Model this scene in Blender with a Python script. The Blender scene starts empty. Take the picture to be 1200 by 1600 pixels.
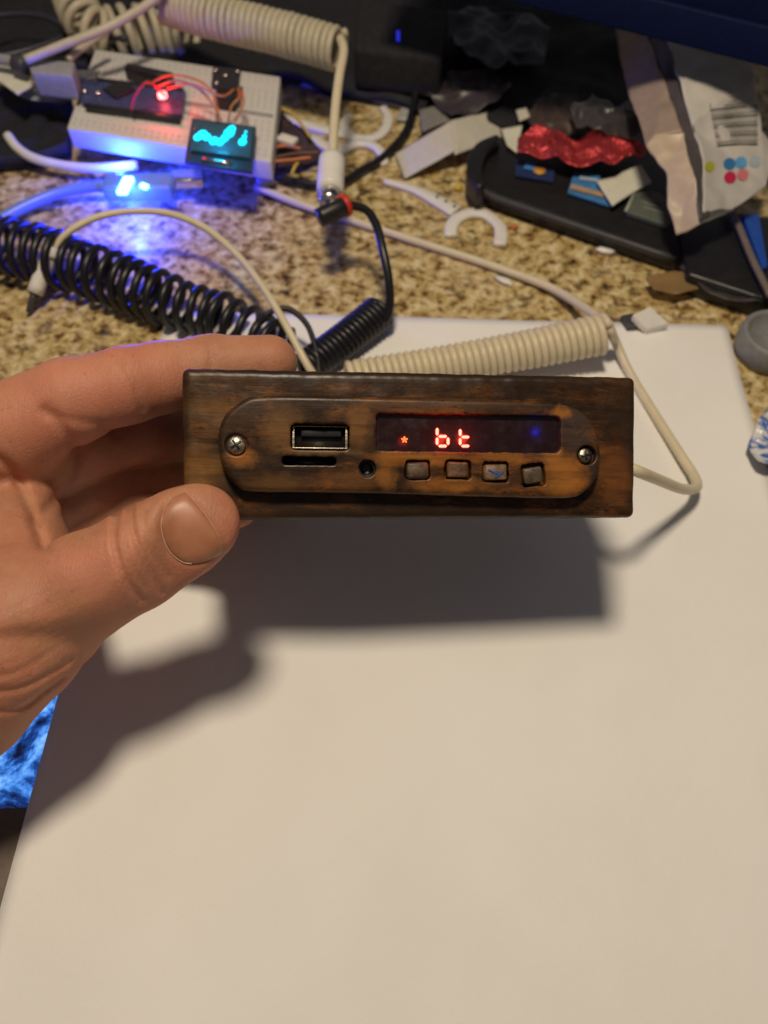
import bpy, bmesh, math, random
import numpy as np
import openvdb
from mathutils import Vector, Matrix, noise
from mathutils.bvhtree import BVHTree
random.seed(4)
S = bpy.context.scene
COL = S.collection

# ---------------------------------------------------------------- camera
H = 0.2157                      # camera height above the counter
PITCH = math.radians(57)        # looking down
FPX = 1232.0                    # focal length, in pixels of a 1600 px tall picture
cd = bpy.data.cameras.new('camera')
cam = bpy.data.objects.new('camera', cd)
COL.objects.link(cam)
cam.location = (0, 0, H)
cam.rotation_euler = (math.pi / 2 - PITCH, 0, 0)
cd.sensor_fit = 'VERTICAL'
cd.sensor_height = 36
cd.lens = FPX / 1600 * 36
cd.clip_start = 0.005
cd.clip_end = 60
cd.dof.use_dof = True
cd.dof.focus_distance = 0.180
cd.dof.aperture_fstop = 14.5
S.camera = cam
CAM = Vector((0, 0, H))
R_ = Vector((1, 0, 0))
F_ = Vector((0, math.cos(PITCH), -math.sin(PITCH)))
U_ = Vector((0, math.sin(PITCH), math.cos(PITCH)))

# ---------------------------------------------------------------- world and lamps
w = bpy.data.worlds.new('World')
S.world = w
w.use_nodes = True
w.node_tree.nodes['Background'].inputs[0].default_value = (0.62, 0.58, 0.60, 1)
w.node_tree.nodes['Background'].inputs[1].default_value = 0.14


def lamp(name, loc, power, color, radius):
    d = bpy.data.lights.new(name, 'POINT')
    d.energy = power
    d.color = color
    d.shadow_soft_size = radius
    o = bpy.data.objects.new(name, d)
    o.location = loc
    COL.objects.link(o)
    return o


lamp('room_lamp', (-0.022, 0.130, 0.57), 9.1, (1.0, 0.835, 0.62), 0.042)
S.view_settings.view_transform = 'Standard'
S.view_settings.look = 'None'
S.view_settings.exposure = 0
S.view_settings.gamma = 1
S.cycles.max_bounces = 6
S.cycles.sample_clamp_indirect = 3


# ---------------------------------------------------------------- helpers
def W(px, py, d):
    """point seen at (px,py) of the 1200x1600 picture at optical depth d"""
    return CAM + d * (F_ + (px - 600) / FPX * R_ + (800 - py) / FPX * U_)


def T(px, py, z=0.0):
    """point seen at (px,py) at height z above the counter"""
    v = F_ + (px - 600) / FPX * R_ + (800 - py) / FPX * U_
    return CAM + v * ((z - H) / v.z)


def TP(pts, z=0.0):
    return [T(p[0], p[1], p[2] if len(p) > 2 else z) for p in pts]


ORG = {}


def tag(o, label=None, cat=None, group=None, kind=None):
    if label: o['label'] = label
    if cat: o['category'] = cat
    if group: o['group'] = group
    if kind: o['kind'] = kind
    return o


def empty(name, loc, label, cat, group=None, rot=None):
    o = bpy.data.objects.new(name, None)
    COL.objects.link(o)
    o.empty_display_size = 0.01
    o.location = loc
    if rot is not None:
        o.rotation_euler = rot.to_euler()
        ORG[o.name] = None
    else:
        ORG[o.name] = Vector(loc)
    return tag(o, label, cat, group)


def mk(name, VF, mat, parent=None, smooth=True, flat_angle=None):
    V, Fc = VF
    V = [Vector(v) for v in V]
    if parent is None:
        xs = [v.x for v in V]; ys = [v.y for v in V]; zs = [v.z for v in V]
        org = Vector(((min(xs) + max(xs)) / 2, (min(ys) + max(ys)) / 2, min(zs)))
    else:
        org = ORG[parent.name]
    me = bpy.data.meshes.new(name)
    me.from_pydata([tuple(v - org) if org is not None else tuple(v) for v in V], [], [tuple(f) for f in Fc])
    me.materials.append(mat)
    me.validate()
    if smooth:
        me.shade_smooth()
        if flat_angle:
            me.set_sharp_from_angle(angle=math.radians(flat_angle))
    o = bpy.data.objects.new(name, me)
    COL.objects.link(o)
    ORG[o.name] = org
    if parent is None:
        o.location = org
    else:
        o.parent = parent
    return o


def join(*parts):
    V, Fc = [], []
    for v, f in parts:
        n = len(V)
        V += list(v)
        Fc += [[i + n for i in q] for q in f]
    return V, Fc


def spline(pts, n=8):
    pts = [Vector(p) for p in pts]
    if len(pts) < 3:
        return [pts[0].lerp(pts[-1], i / n) for i in range(n + 1)]
    P = [pts[0] * 2 - pts[1]] + pts + [pts[-1] * 2 - pts[-2]]
    out = []
    for i in range(1, len(P) - 2):
        a, b, c, d = P[i - 1], P[i], P[i + 1], P[i + 2]
        for k in range(n):
            t = k / n
            out.append(0.5 * ((2 * b) + (c - a) * t + (2 * a - 5 * b + 4 * c - d) * t * t + (3 * b - a - 3 * c + d) * t ** 3))
    out.append(pts[-1])
    return out


def tube(pts, r, sides=10, sm=8, flat=1.0):
    if sm:
        pts = spline(pts, sm)
    n = len(pts)
    rad = r if callable(r) else (lambda t: r)
    V, Fc = [], []
    tan = (pts[1] - pts[0]).normalized()
    up = Vector((0, 0, 1)) if abs(tan.z) < 0.9 else Vector((1, 0, 0))
    a = tan.cross(up).normalized()
    for i, p in enumerate(pts):
        t2 = (pts[min(i + 1, n - 1)] - pts[max(i - 1, 0)])
        t2 = t2.normalized() if t2.length > 1e-9 else tan
        a = (a - t2 * a.dot(t2)).normalized()
        b = t2.cross(a)
        rr = rad(i / (n - 1))
        for k in range(sides):
            th = 2 * math.pi * k / sides
            V.append(p + a * (rr * math.cos(th)) + b * (rr * flat * math.sin(th)))
    for i in range(n - 1):
        for k in range(sides):
            k2 = (k + 1) % sides
            Fc.append([i * sides + k, i * sides + k2, (i + 1) * sides + k2, (i + 1) * sides + k])
    Fc.append(list(range(sides))[::-1])
    Fc.append([(n - 1) * sides + k for k in range(sides)])
    return V, Fc


def coil_points(axis, R, pitch, spt=18, phase=0.0, jitter=0.0):
    ax = spline(axis, 24)
    L = [0.0]
    for i in range(1, len(ax)):
        L.append(L[-1] + (ax[i] - ax[i - 1]).length)
    tot = L[-1]
    n = int(tot / pitch * spt)
    out = []
    tan0 = (ax[1] - ax[0]).normalized()
    a = tan0.cross(Vector((0, 0, 1))).normalized()
    j = 0
    for i in range(n + 1):
        s = tot * i / n
        while j < len(L) - 2 and L[j + 1] < s:
            j += 1
        t = (s - L[j]) / max(L[j + 1] - L[j], 1e-9)
        p = ax[j].lerp(ax[j + 1], t)
        tg = (ax[min(j + 2, len(ax) - 1)] - ax[max(j - 1, 0)]).normalized()
        a = (a - tg * a.dot(tg)).normalized()
        b = tg.cross(a)
        th = phase + 2 * math.pi * i / spt
        rr = R(i / n) if callable(R) else R
        if jitter:
            k = i / spt
            rr *= 1 + jitter * noise.noise(Vector((k * 0.6, 3.1, 0)))
            p = p + tg * (pitch * jitter * 2 * noise.noise(Vector((k * 0.45, 9.2, 0))))
        out.append(p + a * (rr * math.cos(th)) + b * (rr * math.sin(th)))
    return out


def prism(top, th, bevel=0.0):
    """solid with the polygon `top` (list of Vectors) as its top face"""
    n = len(top)
    bm = bmesh.new()
    a = [bm.verts.new(p) for p in top]
    b = [bm.verts.new(Vector(p) - Vector((0, 0, th))) for p in top]
    f = bm.faces.new(a)
    bm.faces.new(b[::-1])
    for i in range(n):
        j = (i + 1) % n
        bm.faces.new([a[i], b[i], b[j], a[j]])
    bmesh.ops.recalc_face_normals(bm, faces=bm.faces)
    if bevel:
        bmesh.ops.bevel(bm, geom=list(bm.edges), offset=bevel, segments=3, profile=0.6, affect='EDGES', clamp_overlap=True)
    return frombm(bm)


def frombm(bm):
    bm.verts.index_update()
    V = [v.co.copy() for v in bm.verts]
    Fc = [[v.index for v in f.verts] for f in bm.faces]
    bm.free()
    return V, Fc


def box(c, ex, ey, ez, bevel=0.0, seg=3):
    """box centred on c with half-axis vectors"""
    bm = bmesh.new()
    vs = {}
    for i in (-1, 1):
        for j in (-1, 1):
            for k in (-1, 1):
                vs[i, j, k] = bm.verts.new(Vector(c) + ex * i + ey * j + ez * k)
    for q in (((-1, -1, -1), (-1, 1, -1), (1, 1, -1), (1, -1, -1)), ((-1, -1, 1), (1, -1, 1), (1, 1, 1), (-1, 1, 1)),
              ((-1, -1, -1), (1, -1, -1), (1, -1, 1), (-1, -1, 1)), ((-1, 1, -1), (-1, 1, 1), (1, 1, 1), (1, 1, -1)),
              ((-1, -1, -1), (-1, -1, 1), (-1, 1, 1), (-1, 1, -1)), ((1, -1, -1), (1, 1, -1), (1, 1, 1), (1, -1, 1))):
        bm.faces.new([vs[k] for k in q])
    bmesh.ops.recalc_face_normals(bm, faces=bm.faces)
    if bevel:
        bmesh.ops.bevel(bm, geom=list(bm.edges), offset=bevel, segments=seg, profile=0.5, affect='EDGES', clamp_overlap=True)
    return frombm(bm)


def strip(pts, widths, z, th, sm=6, bevel=0.0004):
    """flat ribbon bar lying on a surface; pts are pixels, widths in metres"""
    c = spline(TP(pts, z + th), sm)
    n = len(c)
    Lp, Rp = [], []
    for i, p in enumerate(c):
        t = (c[min(i + 1, n - 1)] - c[max(i - 1, 0)]).normalized()
        s = Vector((-t.y, t.x, 0)).normalized()
        k = i / (n - 1) * (len(widths) - 1)
        a = int(min(k, len(widths) - 2)) if len(widths) > 1 else 0
        wd = widths[a] + (widths[min(a + 1, len(widths) - 1)] - widths[a]) * (k - a)
        Lp.append(p + s * wd / 2)
        Rp.append(p - s * wd / 2)
    V, Fc = [], []
    for i in range(n):
        e = (Lp[i] - Rp[i]).normalized() * bevel
        dz = Vector((0, 0, th)); bz = Vector((0, 0, bevel))
        V += [Lp[i] - dz, Lp[i] - bz, Lp[i] - e, Rp[i] + e, Rp[i] - bz, Rp[i] - dz]
    for i in range(n - 1):
        for k in range(6):
            k2 = (k + 1) % 6
            Fc.append([i * 6 + k, i * 6 + k2, (i + 1) * 6 + k2, (i + 1) * 6 + k])
    Fc.append([0, 1, 2, 3, 4, 5][::-1])
    Fc.append([(n - 1) * 6 + k for k in range(6)])
    return V, Fc


def sheet(top, th=0.0006, amp=0.001, sc=60, cuts=4, seed=0.0, ridge=False):
    """crumpled solid sheet from a polygon of world points"""
    bm = bmesh.new()
    vs = [bm.verts.new(p) for p in top]
    bm.faces.new(vs)
    bmesh.ops.triangulate(bm, faces=bm.faces)
    for _ in range(cuts):
        bmesh.ops.subdivide_edges(bm, edges=list(bm.edges), cuts=1, use_grid_fill=True)
        bmesh.ops.triangulate(bm, faces=bm.faces)
    for v in bm.verts:
        q = v.co * sc + Vector((seed, seed * 1.7, seed * 0.3))
        h = noise.noise(q) + 0.5 * noise.noise(q * 2.3)
        if ridge:
            h = 1.0 - 2.2 * abs(h)
        v.co.z += amp * h
        v.co.x += amp * 0.3 * noise.noise(q + Vector((9, 0, 0)))
    bmesh.ops.recalc_face_normals(bm, faces=bm.faces)
    if sum(f.normal.z for f in bm.faces) < 0:
        bmesh.ops.reverse_faces(bm, faces=bm.faces)
    bmesh.ops.solidify(bm, geom=list(bm.faces), thickness=th)
    return frombm(bm)


def disc(c, r, th, n=28, sx=1.0, sy=1.0):
    return prism([Vector(c) + Vector((r * sx * math.cos(2 * math.pi * k / n), r * sy * math.sin(2 * math.pi * k / n), 0)) for k in range(n)], th)


def lathe(prof, c, ax, n=32):
    """profile [(r,h)] revolved about direction ax through c"""
    ax = Vector(ax).normalized()
    a = ax.orthogonal().normalized(); b = ax.cross(a)
    V, Fc = [], []
    m = len(prof)
    for r, h in prof:
        for k in range(n):
            t = 2 * math.pi * k / n
            V.append(Vector(c) + ax * h + a * (r * math.cos(t)) + b * (r * math.sin(t)))
    for i in range(m - 1):
        for k in range(n):
            k2 = (k + 1) % n
            Fc.append([i * n + k, i * n + k2, (i + 1) * n + k2, (i + 1) * n + k])
    Fc.append(list(range(n))[::-1])
    Fc.append([(m - 1) * n + k for k in range(n)])
    return V, Fc


# ---------------------------------------------------------------- materials
class NT:
    def __init__(s, name):
        s.m = bpy.data.materials.new(name)
        s.m.use_nodes = True
        s.t = s.m.node_tree
        s.b = s.t.nodes['Principled BSDF']

    def n(s, kind, **kw):
        nd = s.t.nodes.new(kind)
        for k, v in kw.items():
            if k.startswith('i_'):
                key = k[2:].replace('_', ' ')
                nd.inputs[key].default_value = v
            else:
                setattr(nd, k, v)
        return nd

    def l(s, a, b):
        s.t.links.new(a, b)

    def coord(s, scale=(1, 1, 1), rot=(0, 0, 0), kind='Object'):
        tc = s.n('ShaderNodeTexCoord')
        mp = s.n('ShaderNodeMapping')
        mp.inputs['Scale'].default_value = scale
        mp.inputs['Rotation'].default_value = rot
        s.l(tc.outputs[kind], mp.inputs[0])
        return mp.outputs[0]

    def noise(s, vec, scale, detail=4, rough=0.55, dist=0.0):
        nd = s.n('ShaderNodeTexNoise', i_Scale=scale, i_Detail=detail, i_Roughness=rough, i_Distortion=dist)
        s.l(vec, nd.inputs['Vector'])
        return nd.outputs['Fac']

    def ramp(s, fac, stops):
        nd = s.n('ShaderNodeValToRGB')
        e = nd.color_ramp.elements
        while len(e) < len(stops):
            e.new(0.5)
        for i, (p, c) in enumerate(stops):
            e[i].position = p
            e[i].color = (c[0], c[1], c[2], 1) if isinstance(c, (tuple, list)) else (c, c, c, 1)
        s.l(fac, nd.inputs[0])
        return nd.outputs[0]

    def mix(s, f, a, b, mode='MIX'):
        nd = s.n('ShaderNodeMix', data_type='RGBA', blend_type=mode)
        for sock, v in ((nd.inputs[0], f), (nd.inputs[6], a), (nd.inputs[7], b)):
            if hasattr(v, 'links'):
                s.l(v, sock)
            elif isinstance(v, (tuple, list)):
                sock.default_value = (v[0], v[1], v[2], 1)
            else:
                sock.default_value = v
        return nd.outputs[2]

    def bump(s, h, strength, dist, prev=None):
        nd = s.n('ShaderNodeBump')
        nd.inputs['Strength'].default_value = strength
        nd.inputs['Distance'].default_value = dist
        s.l(h, nd.inputs['Height'])
        if prev is not None:
            s.l(prev, nd.inputs['Normal'])
        return nd.outputs[0]

    def set(s, **kw):
        for k, v in kw.items():
            s.b.inputs[k.replace('_', ' ')].default_value = v
        return s


def plain(name, col, rough=0.5, var=0.12, sc=400, metal=0.0, bump=0.0, sss=0.0, spec=0.5, coat=0.0):
    m = NT(name)
    c = m.coord()
    f = m.noise(c, sc, 4)
    a = tuple(x * (1 - var) for x in col); b = tuple(min(1, x * (1 + var)) for x in col)
    m.l(m.ramp(f, [(0.3, a), (0.7, b)]), m.b.inputs['Base Color'])
    m.l(m.ramp(m.noise(c, sc * 0.4, 3), [(0.3, max(0, rough - 0.06)), (0.7, min(1, rough + 0.08))]), m.b.inputs['Roughness'])
    m.set(Metallic=metal)
    m.b.inputs['Specular IOR Level'].default_value = spec
    if coat:
        m.set(Coat_Weight=coat)
    if bump:
        m.l(m.bump(f, 0.5, bump), m.b.inputs['Normal'])
    if sss:
        m.b.inputs['Subsurface Weight'].default_value = sss
        m.b.inputs['Subsurface Scale'].default_value = 0.002
    return m.m


def emit(name, col, strength):
    m = NT(name)
    m.b.inputs['Base Color'].default_value = (0.02, 0.02, 0.02, 1)
    m.b.inputs['Emission Color'].default_value = (*col, 1)
    m.b.inputs['Emission Strength'].default_value = strength
    return m.m


def granite():
    m = NT('granite')
    c = m.coord()
    n1 = m.noise(c, 165, 7, 0.72, 0.25)
    n2 = m.noise(c, 330, 5, 0.65, 0.5)
    n3 = m.noise(c, 28, 4, 0.6, 0.8)
    base = m.ramp(n1, [(0.33, (0.035, 0.022, 0.014)), (0.40, (0.26, 0.16, 0.06)), (0.48, (0.52, 0.39, 0.17)), (0.64, (0.78, 0.69, 0.46))])
    fine = m.ramp(n2, [(0.36, (0.18, 0.13, 0.09)), (0.46, (0.85, 0.80, 0.68)), (0.70, (1.0, 0.98, 0.92))])
    col = m.mix(0.75, base, fine, 'MULTIPLY')
    v = m.n('ShaderNodeTexVoronoi', i_Scale=210.0)
    m.l(c, v.inputs['Vector'])
    vc = m.n('ShaderNodeSeparateColor')
    m.l(v.outputs['Color'], vc.inputs[0])
    dark = m.ramp(vc.outputs[0], [(0.80, 0.0), (0.90, 0.75)])
    dd = m.mix(1.0, dark, m.ramp(n1, [(0.40, 1.0), (0.58, 0.0)]), 'MULTIPLY')
    col = m.mix(dd, col, (0.022, 0.016, 0.014))
    pale = m.ramp(n3, [(0.52, 0.0), (0.72, 0.35)])
    col = m.mix(pale, col, (0.55, 0.46, 0.31))
    m.l(col, m.b.inputs['Base Color'])
    m.set(Roughness=0.32)
    m.l(m.bump(n2, 0.12, 0.0004), m.b.inputs['Normal'])
    return m.m


def paper():
    m = NT('paper')
    c = m.coord()
    f = m.noise(c, 500, 5, 0.7)
    g = m.noise(c, 18, 3)
    col = m.mix(m.ramp(g, [(0.35, 0.0), (0.65, 1.0)]), (0.80, 0.785, 0.76), (0.84, 0.83, 0.815))
    m.l(col, m.b.inputs['Base Color'])
    m.set(Roughness=0.75)
    b = m.bump(f, 0.18, 0.0002)
    b = m.bump(m.noise(c, 60, 5, 0.6), 0.35, 0.0014, b)
    m.l(b, m.b.inputs['Normal'])
    return m.m


def wood(name, spots, dark=0.0):
    """stained, hand-sanded wood; grain along local X. spots: (x,y,rx,ry,colour,amount)"""
    m = NT(name)
    c = m.coord()
    gr = m.coord(scale=(0.10, 1, 1))
    gr2 = m.coord(scale=(0.035, 1, 1))
    g1 = m.noise(gr, 420, 6, 0.6, 0.7)
    g2 = m.noise(gr2, 1100, 5, 0.7)
    bl = m.noise(m.coord(scale=(0.45, 1, 1)), 95, 7, 0.66, 0.5)
    col = m.ramp(g1, [(0.28, (0.022, 0.010, 0.004)), (0.45, (0.052, 0.022, 0.006)), (0.60, (0.088, 0.034, 0.008)), (0.78, (0.132, 0.048, 0.010))])
    wear = m.ramp(m.noise(m.coord(scale=(0.4, 1, 1)), 190, 7, 0.72, 0.4), [(0.51, 0.0), (0.565, 0.42), (0.7, 0.70)])
    col = m.mix(wear, col, (0.225, 0.078, 0.012))
    st = m.ramp(bl, [(0.40, 0.92), (0.48, 0.60), (0.56, 0.0)])
    col = m.mix(st, col, (0.018, 0.009, 0.005))
    col = m.mix(m.ramp(m.noise(m.coord(scale=(0.5, 1, 1)), 900, 5, 0.75), [(0.36, 0.85), (0.47, 0.0)]), col, (0.010, 0.007, 0.005))
    col = m.mix(m.ramp(g2, [(0.33, 0.7), (0.46, 0.0)]), col, (0.012, 0.008, 0.005))
    sep = m.n('ShaderNodeSeparateXYZ')
    tc = m.n('ShaderNodeTexCoord')
    wob = m.n('ShaderNodeTexNoise', i_Scale=260.0, i_Detail=6.0, i_Roughness=0.7)
    m.l(tc.outputs['Object'], wob.inputs['Vector'])
    va = m.n('ShaderNodeVectorMath', operation='MULTIPLY_ADD')
    m.l(wob.outputs['Color'], va.inputs[0])
    va.inputs[1].default_value = (0.007, 0.0042 if not name.startswith('case') else 0.0016, 0)
    m.l(tc.outputs['Object'], va.inputs[2])
    vb = m.n('ShaderNodeVectorMath', operation='SUBTRACT')
    m.l(va.outputs[0], vb.inputs[0])
    vb.inputs[1].default_value = (0.0035, 0.0021 if not name.startswith('case') else 0.0008, 0)
    for (x, y, rx, ry, colr, amt) in spots:
        s1 = m.n('ShaderNodeVectorMath', operation='SUBTRACT')
        m.l(vb.outputs[0], s1.inputs[0]); s1.inputs[1].default_value = (x, y, 0)
        s2 = m.n('ShaderNodeVectorMath', operation='MULTIPLY')
        m.l(s1.outputs[0], s2.inputs[0]); s2.inputs[1].default_value = (1 / rx, 1 / ry, 0)
        s3 = m.n('ShaderNodeVectorMath', operation='LENGTH')
        m.l(s2.outputs[0], s3.inputs[0])
        fac = m.ramp(s3.outputs['Value'], [(0.35, amt), (1.0, 0.0)])
        fac = m.mix(1.0, fac, m.ramp(g1, [(0.30, 0.35), (0.55, 1.0)]), 'MULTIPLY')
        col = m.mix(fac, col, colr)
    if dark:
        col = m.mix(dark, col, (0.02, 0.012, 0.008))
    m.l(col, m.b.inputs['Base Color'])
    m.l(m.ramp(bl, [(0.3, 0.28), (0.7, 0.42)]), m.b.inputs['Roughness'])
    m.b.inputs['Specular IOR Level'].default_value = 0.26
    b = m.bump(g2, 0.35, 0.00010)
    b = m.bump(m.noise(c, 320, 5, 0.65), 0.22, 0.0003, b)
    m.l(b, m.b.inputs['Normal'])
    return m.m


def skin():
    m = NT('skin')
    c = m.coord()
    n1 = m.noise(c, 55, 5, 0.6)
    n2 = m.noise(c, 420, 6, 0.7)
    col = m.ramp(n1, [(0.30, (0.39, 0.168, 0.098)), (0.50, (0.45, 0.212, 0.124)), (0.70, (0.49, 0.255, 0.150))])
    col = m.mix(m.ramp(n2, [(0.35, 0.35), (0.6, 0.0)]), col, (0.38, 0.14, 0.08))
    col = m.mix(m.ramp(m.noise(c, 30, 3, 0.5, 0.5), [(0.45, 0.0), (0.65, 0.5)]), col, (0.56, 0.20, 0.13))
    fr = m.n('ShaderNodeTexVoronoi', i_Scale=230.0)
    m.l(c, fr.inputs['Vector'])
    col = m.mix(m.ramp(fr.outputs['Distance'], [(0.05, 0.5), (0.13, 0.0)]), col, (0.30, 0.12, 0.07))
    m.l(col, m.b.inputs['Base Color'])
    m.l(m.ramp(n2, [(0.3, 0.48), (0.7, 0.64)]), m.b.inputs['Roughness'])
    m.b.inputs['Subsurface Weight'].default_value = 0.35
    m.b.inputs['Subsurface Scale'].default_value = 0.0035
    m.b.inputs['Subsurface Radius'].default_value = (1.0, 0.32, 0.16)
    m.b.inputs['Specular IOR Level'].default_value = 0.35
    v = m.n('ShaderNodeTexVoronoi', feature='DISTANCE_TO_EDGE', i_Scale=1300.0)
    m.l(m.coord(scale=(1, 0.55, 0.8), rot=(0, 0, 0.5)), v.inputs['Vector'])
    b = m.bump(m.ramp(v.outputs['Distance'], [(0.0, 0.0), (0.20, 1.0)]), 0.32, 0.00013)
    wr = m.noise(m.coord(scale=(1.0, 0.22, 0.6), rot=(0, 0, -0.55)), 480, 5, 0.6, 0.4)
    b = m.bump(wr, 0.42, 0.0005, b)
    m.l(b, m.b.inputs['Normal'])
    return m.m


M = dict(
    granite=granite(), paper=paper(), skin=skin(),
    black=plain('black_plastic', (0.012, 0.012, 0.014), 0.38),
    blacksoft=plain('black_rubber', (0.010, 0.010, 0.014), 0.36, spec=0.45),
    cloth=plain('black_cloth', (0.010, 0.010, 0.014), 0.8, 0.5, 300, bump=0.0008),
    ivory=plain('ivory_plastic', (0.66, 0.58, 0.41), 0.42, 0.05, 200, sss=0.1),
    white=plain('white_plastic', (0.74, 0.72, 0.68), 0.38, 0.05, 200, sss=0.1),
    cream=plain('cream_and_shaded_ivory', (0.50, 0.45, 0.33), 0.45, 0.08),
    board=plain('breadboard_plastic', (0.62, 0.60, 0.58), 0.5, 0.05),
    grey=plain('grey_plastic', (0.30, 0.30, 0.34), 0.45, 0.1),
    darkgrey=plain('dark_grey_plastic', (0.05, 0.05, 0.055), 0.45),
    pcb=plain('circuit_board', (0.05, 0.06, 0.17), 0.35, 0.3),
    metal=plain('bright_metal', (0.72, 0.70, 0.66), 0.22, 0.06, 700, metal=1.0),
    oldmetal=plain('tarnished_metal', (0.42, 0.36, 0.27), 0.36, 0.45, 1500, metal=1.0, bump=0.0002),
    chip=plain('chip_black', (0.018, 0.018, 0.022), 0.45),
    orange=plain('orange_wire', (0.55, 0.16, 0.05), 0.45),
    brown=plain('brown_wire', (0.13, 0.06, 0.035), 0.5),
    yellow=plain('yellow_wire', (0.62, 0.45, 0.05), 0.45),
    red=plain('red_plastic', (0.60, 0.04, 0.02), 0.4),
    blue=plain('blue_plastic', (0.015, 0.07, 0.38), 0.4),
    paperw=plain('printed_paper', (0.56, 0.53, 0.46), 0.7, 0.08, 700),
    labelw=plain('label_paper', (0.66, 0.65, 0.55), 0.6, 0.05),
    panel=plain('dark_panel', (0.003, 0.007, 0.036), 0.6, spec=0.08),
    dig=emit('red_segments', (1.0, 0.20, 0.13), 4.2),
    dighalo=emit('red_segment_halo', (1.0, 0.012, 0.006), 0.95),
    cyan=emit('cyan_pixels', (0.0, 0.72, 1.0), 2.6),
    redled=emit('red_light', (1.0, 0.10, 0.09), 12.0),
    blueled=emit('blue_light', (0.15, 0.75, 1.0), 10.0),
)

# ================================================================ STRUCTURE
cs = 40
top = []
V = [(-1.5, -1.2, 0), (1.5, -1.2, 0), (1.5, 2.2, 0), (-1.5, 2.2, 0), (-1.5, -1.2, -0.03), (1.5, -1.2, -0.03), (1.5, 2.2, -0.03), (-1.5, 2.2, -0.03)]
ct = mk('ground', (V, [[0, 1, 2, 3], [7, 6, 5, 4], [0, 4, 5, 1], [1, 5, 6, 2], [2, 6, 7, 3], [3, 7, 4, 0]]), M['granite'], smooth=False)
tag(ct, 'speckled tan and brown granite countertop', kind='structure')

# ================================================================ PAPER SHEET
FL, FR = T(258, 512), T(1135, 512)
pu = Vector((math.cos(math.radians(2.1)), -math.sin(math.radians(2.1)), 0))
pw = 0.2159
pl = 0.2794
pv = Vector((pu.y, -pu.x, 0))
P0 = FR - pu * pw
nx, ny = 60, 76


def paper_z(a, b):
    x, y = a * pw, b * pl
    z = 0.0007
    q = min(1, max(0, (0.085 - x) / 0.05))
    z += 0.0048 * q * q * (3 - 2 * q) * min(1, max(0, (y - 0.02) / 0.05))      # lies over the tablet
    z += 0.0035 * max(0, 1 - (pw - x) / 0.030) ** 2 * math.exp(-((y - 0.07) / 0.035) ** 2)  # right edge lifts a little
    z += 0.0005 * (1 + noise.noise(Vector((x * 18, y * 18, 2))))
    return z


V, Fc = [], []
for side in (0, 1):
    for j in range(ny + 1):
        for i in range(nx + 1):
            a, b = i / nx, j / ny
            bend = -0.0022 * math.sin(min(1, b / 0.55) * math.pi) * max(0, (a - 0.7) / 0.3) ** 2
            p = P0 + pu * (a * pw + bend) + pv * (b * pl)
            p = Vector((p.x, p.y, paper_z(a, b) - 0.00012 * side))
            V.append(p)
n1 = (nx + 1) * (ny + 1)
for j in range(ny):
    for i in range(nx):
        q = [j * (nx + 1) + i, j * (nx + 1) + i + 1, (j + 1) * (nx + 1) + i + 1, (j + 1) * (nx + 1) + i]
        Fc.append(q[::-1])
        Fc.append([k + n1 for k in q])
rim = [i for i in range(nx + 1)] + [j * (nx + 1) + nx for j in range(1, ny + 1)] + [ny * (nx + 1) + i for i in range(nx - 1, -1, -1)] + [j * (nx + 1) for j in range(ny - 1, 0, -1)]
for k in range(len(rim)):
    a, b = rim[k], rim[(k + 1) % len(rim)]
    Fc.append([a, b, b + n1, a + n1])
tag(mk('paper_sheet', (V, Fc), M['paper']), 'large blank white sheet of paper under the wooden box', 'paper')

# ================================================================ TABLET at the left
tm = NT('tablet_picture')
c = tm.coord()
f = tm.noise(c, 70, 7, 0.66, 0.35)
colr = tm.ramp(f, [(0.39, (0.004, 0.006, 0.03)), (0.45, (0.010, 0.06, 0.28)), (0.50, (0.06, 0.24, 0.75)), (0.60, (0.28, 0.60, 1.0)), (0.80, (0.7, 0.9, 1.0))])
tm.b.inputs['Base Color'].default_value = (0.01, 0.01, 0.01, 1)
tm.l(colr, tm.b.inputs['Emission Color'])
tm.set(Emission_Strength=1.15, Roughness=0.12)
a0 = T(55, 1262, 0.004)          # near right corner of the lit screen
tx = Vector((1, 0.02, 0)).normalized()
ty = Vector((-0.02, 1, 0)).normalized()
tab = empty('tablet', (a0.x - 0.06, a0.y + 0.03, 0), 'tablet with a lit blue picture, partly under the paper and the wrist', 'tablet')
cb = a0 + tx * (-0.045) + ty * 0.008
mk('body', box(Vector((cb.x, cb.y, 0.0021)), tx * 0.058, ty * 0.062, Vector((0, 0, 0.0019)), 0.0012), plain('tablet_bezel', (0.15, 0.12, 0.095), 0.6, spec=0.3), tab)
sc_ = a0 + tx * (-0.045)
mk('screen', prism([a0 + tx * 0.006, a0 + tx * 0.006 + ty * 0.048 + Vector((0, 0, 0)), a0 + tx * (-0.098) + ty * 0.048, a0 + tx * (-0.098)], 0.0004), tm.m, tab, smooth=False).location.z = 0.0003

# ================================================================ WOODEN BOX (player)
YAW = math.radians(5.0)
ROLL = math.radians(-0.35)
O = W(640, 694, 0.1835)
ex = (R_ * math.cos(YAW) + F_ * math.sin(YAW))
en = ex.cross(U_).normalized()
ex, ey = (Matrix.Rotation(ROLL, 3, en) @ ex), (Matrix.Rotation(ROLL, 3, en) @ U_)
BM = Matrix((ex, ey, en)).transposed()


def face(px, py, n=0.0):
    """pixel -> local (x,y) on the plane z=n of the box front"""
    v = F_ + (px - 600) / FPX * R_ + (800 - py) / FPX * U_
    o = O + en * n
    t = (o - CAM).dot(en) / v.dot(en)
    q = CAM + v * t - O
    return Vector((q.dot(ex), q.dot(ey), n))


player = empty('wooden_music_player', O, 'dark stained wooden box with a red lit display, held over the paper', 'music player', rot=BM)


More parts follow.
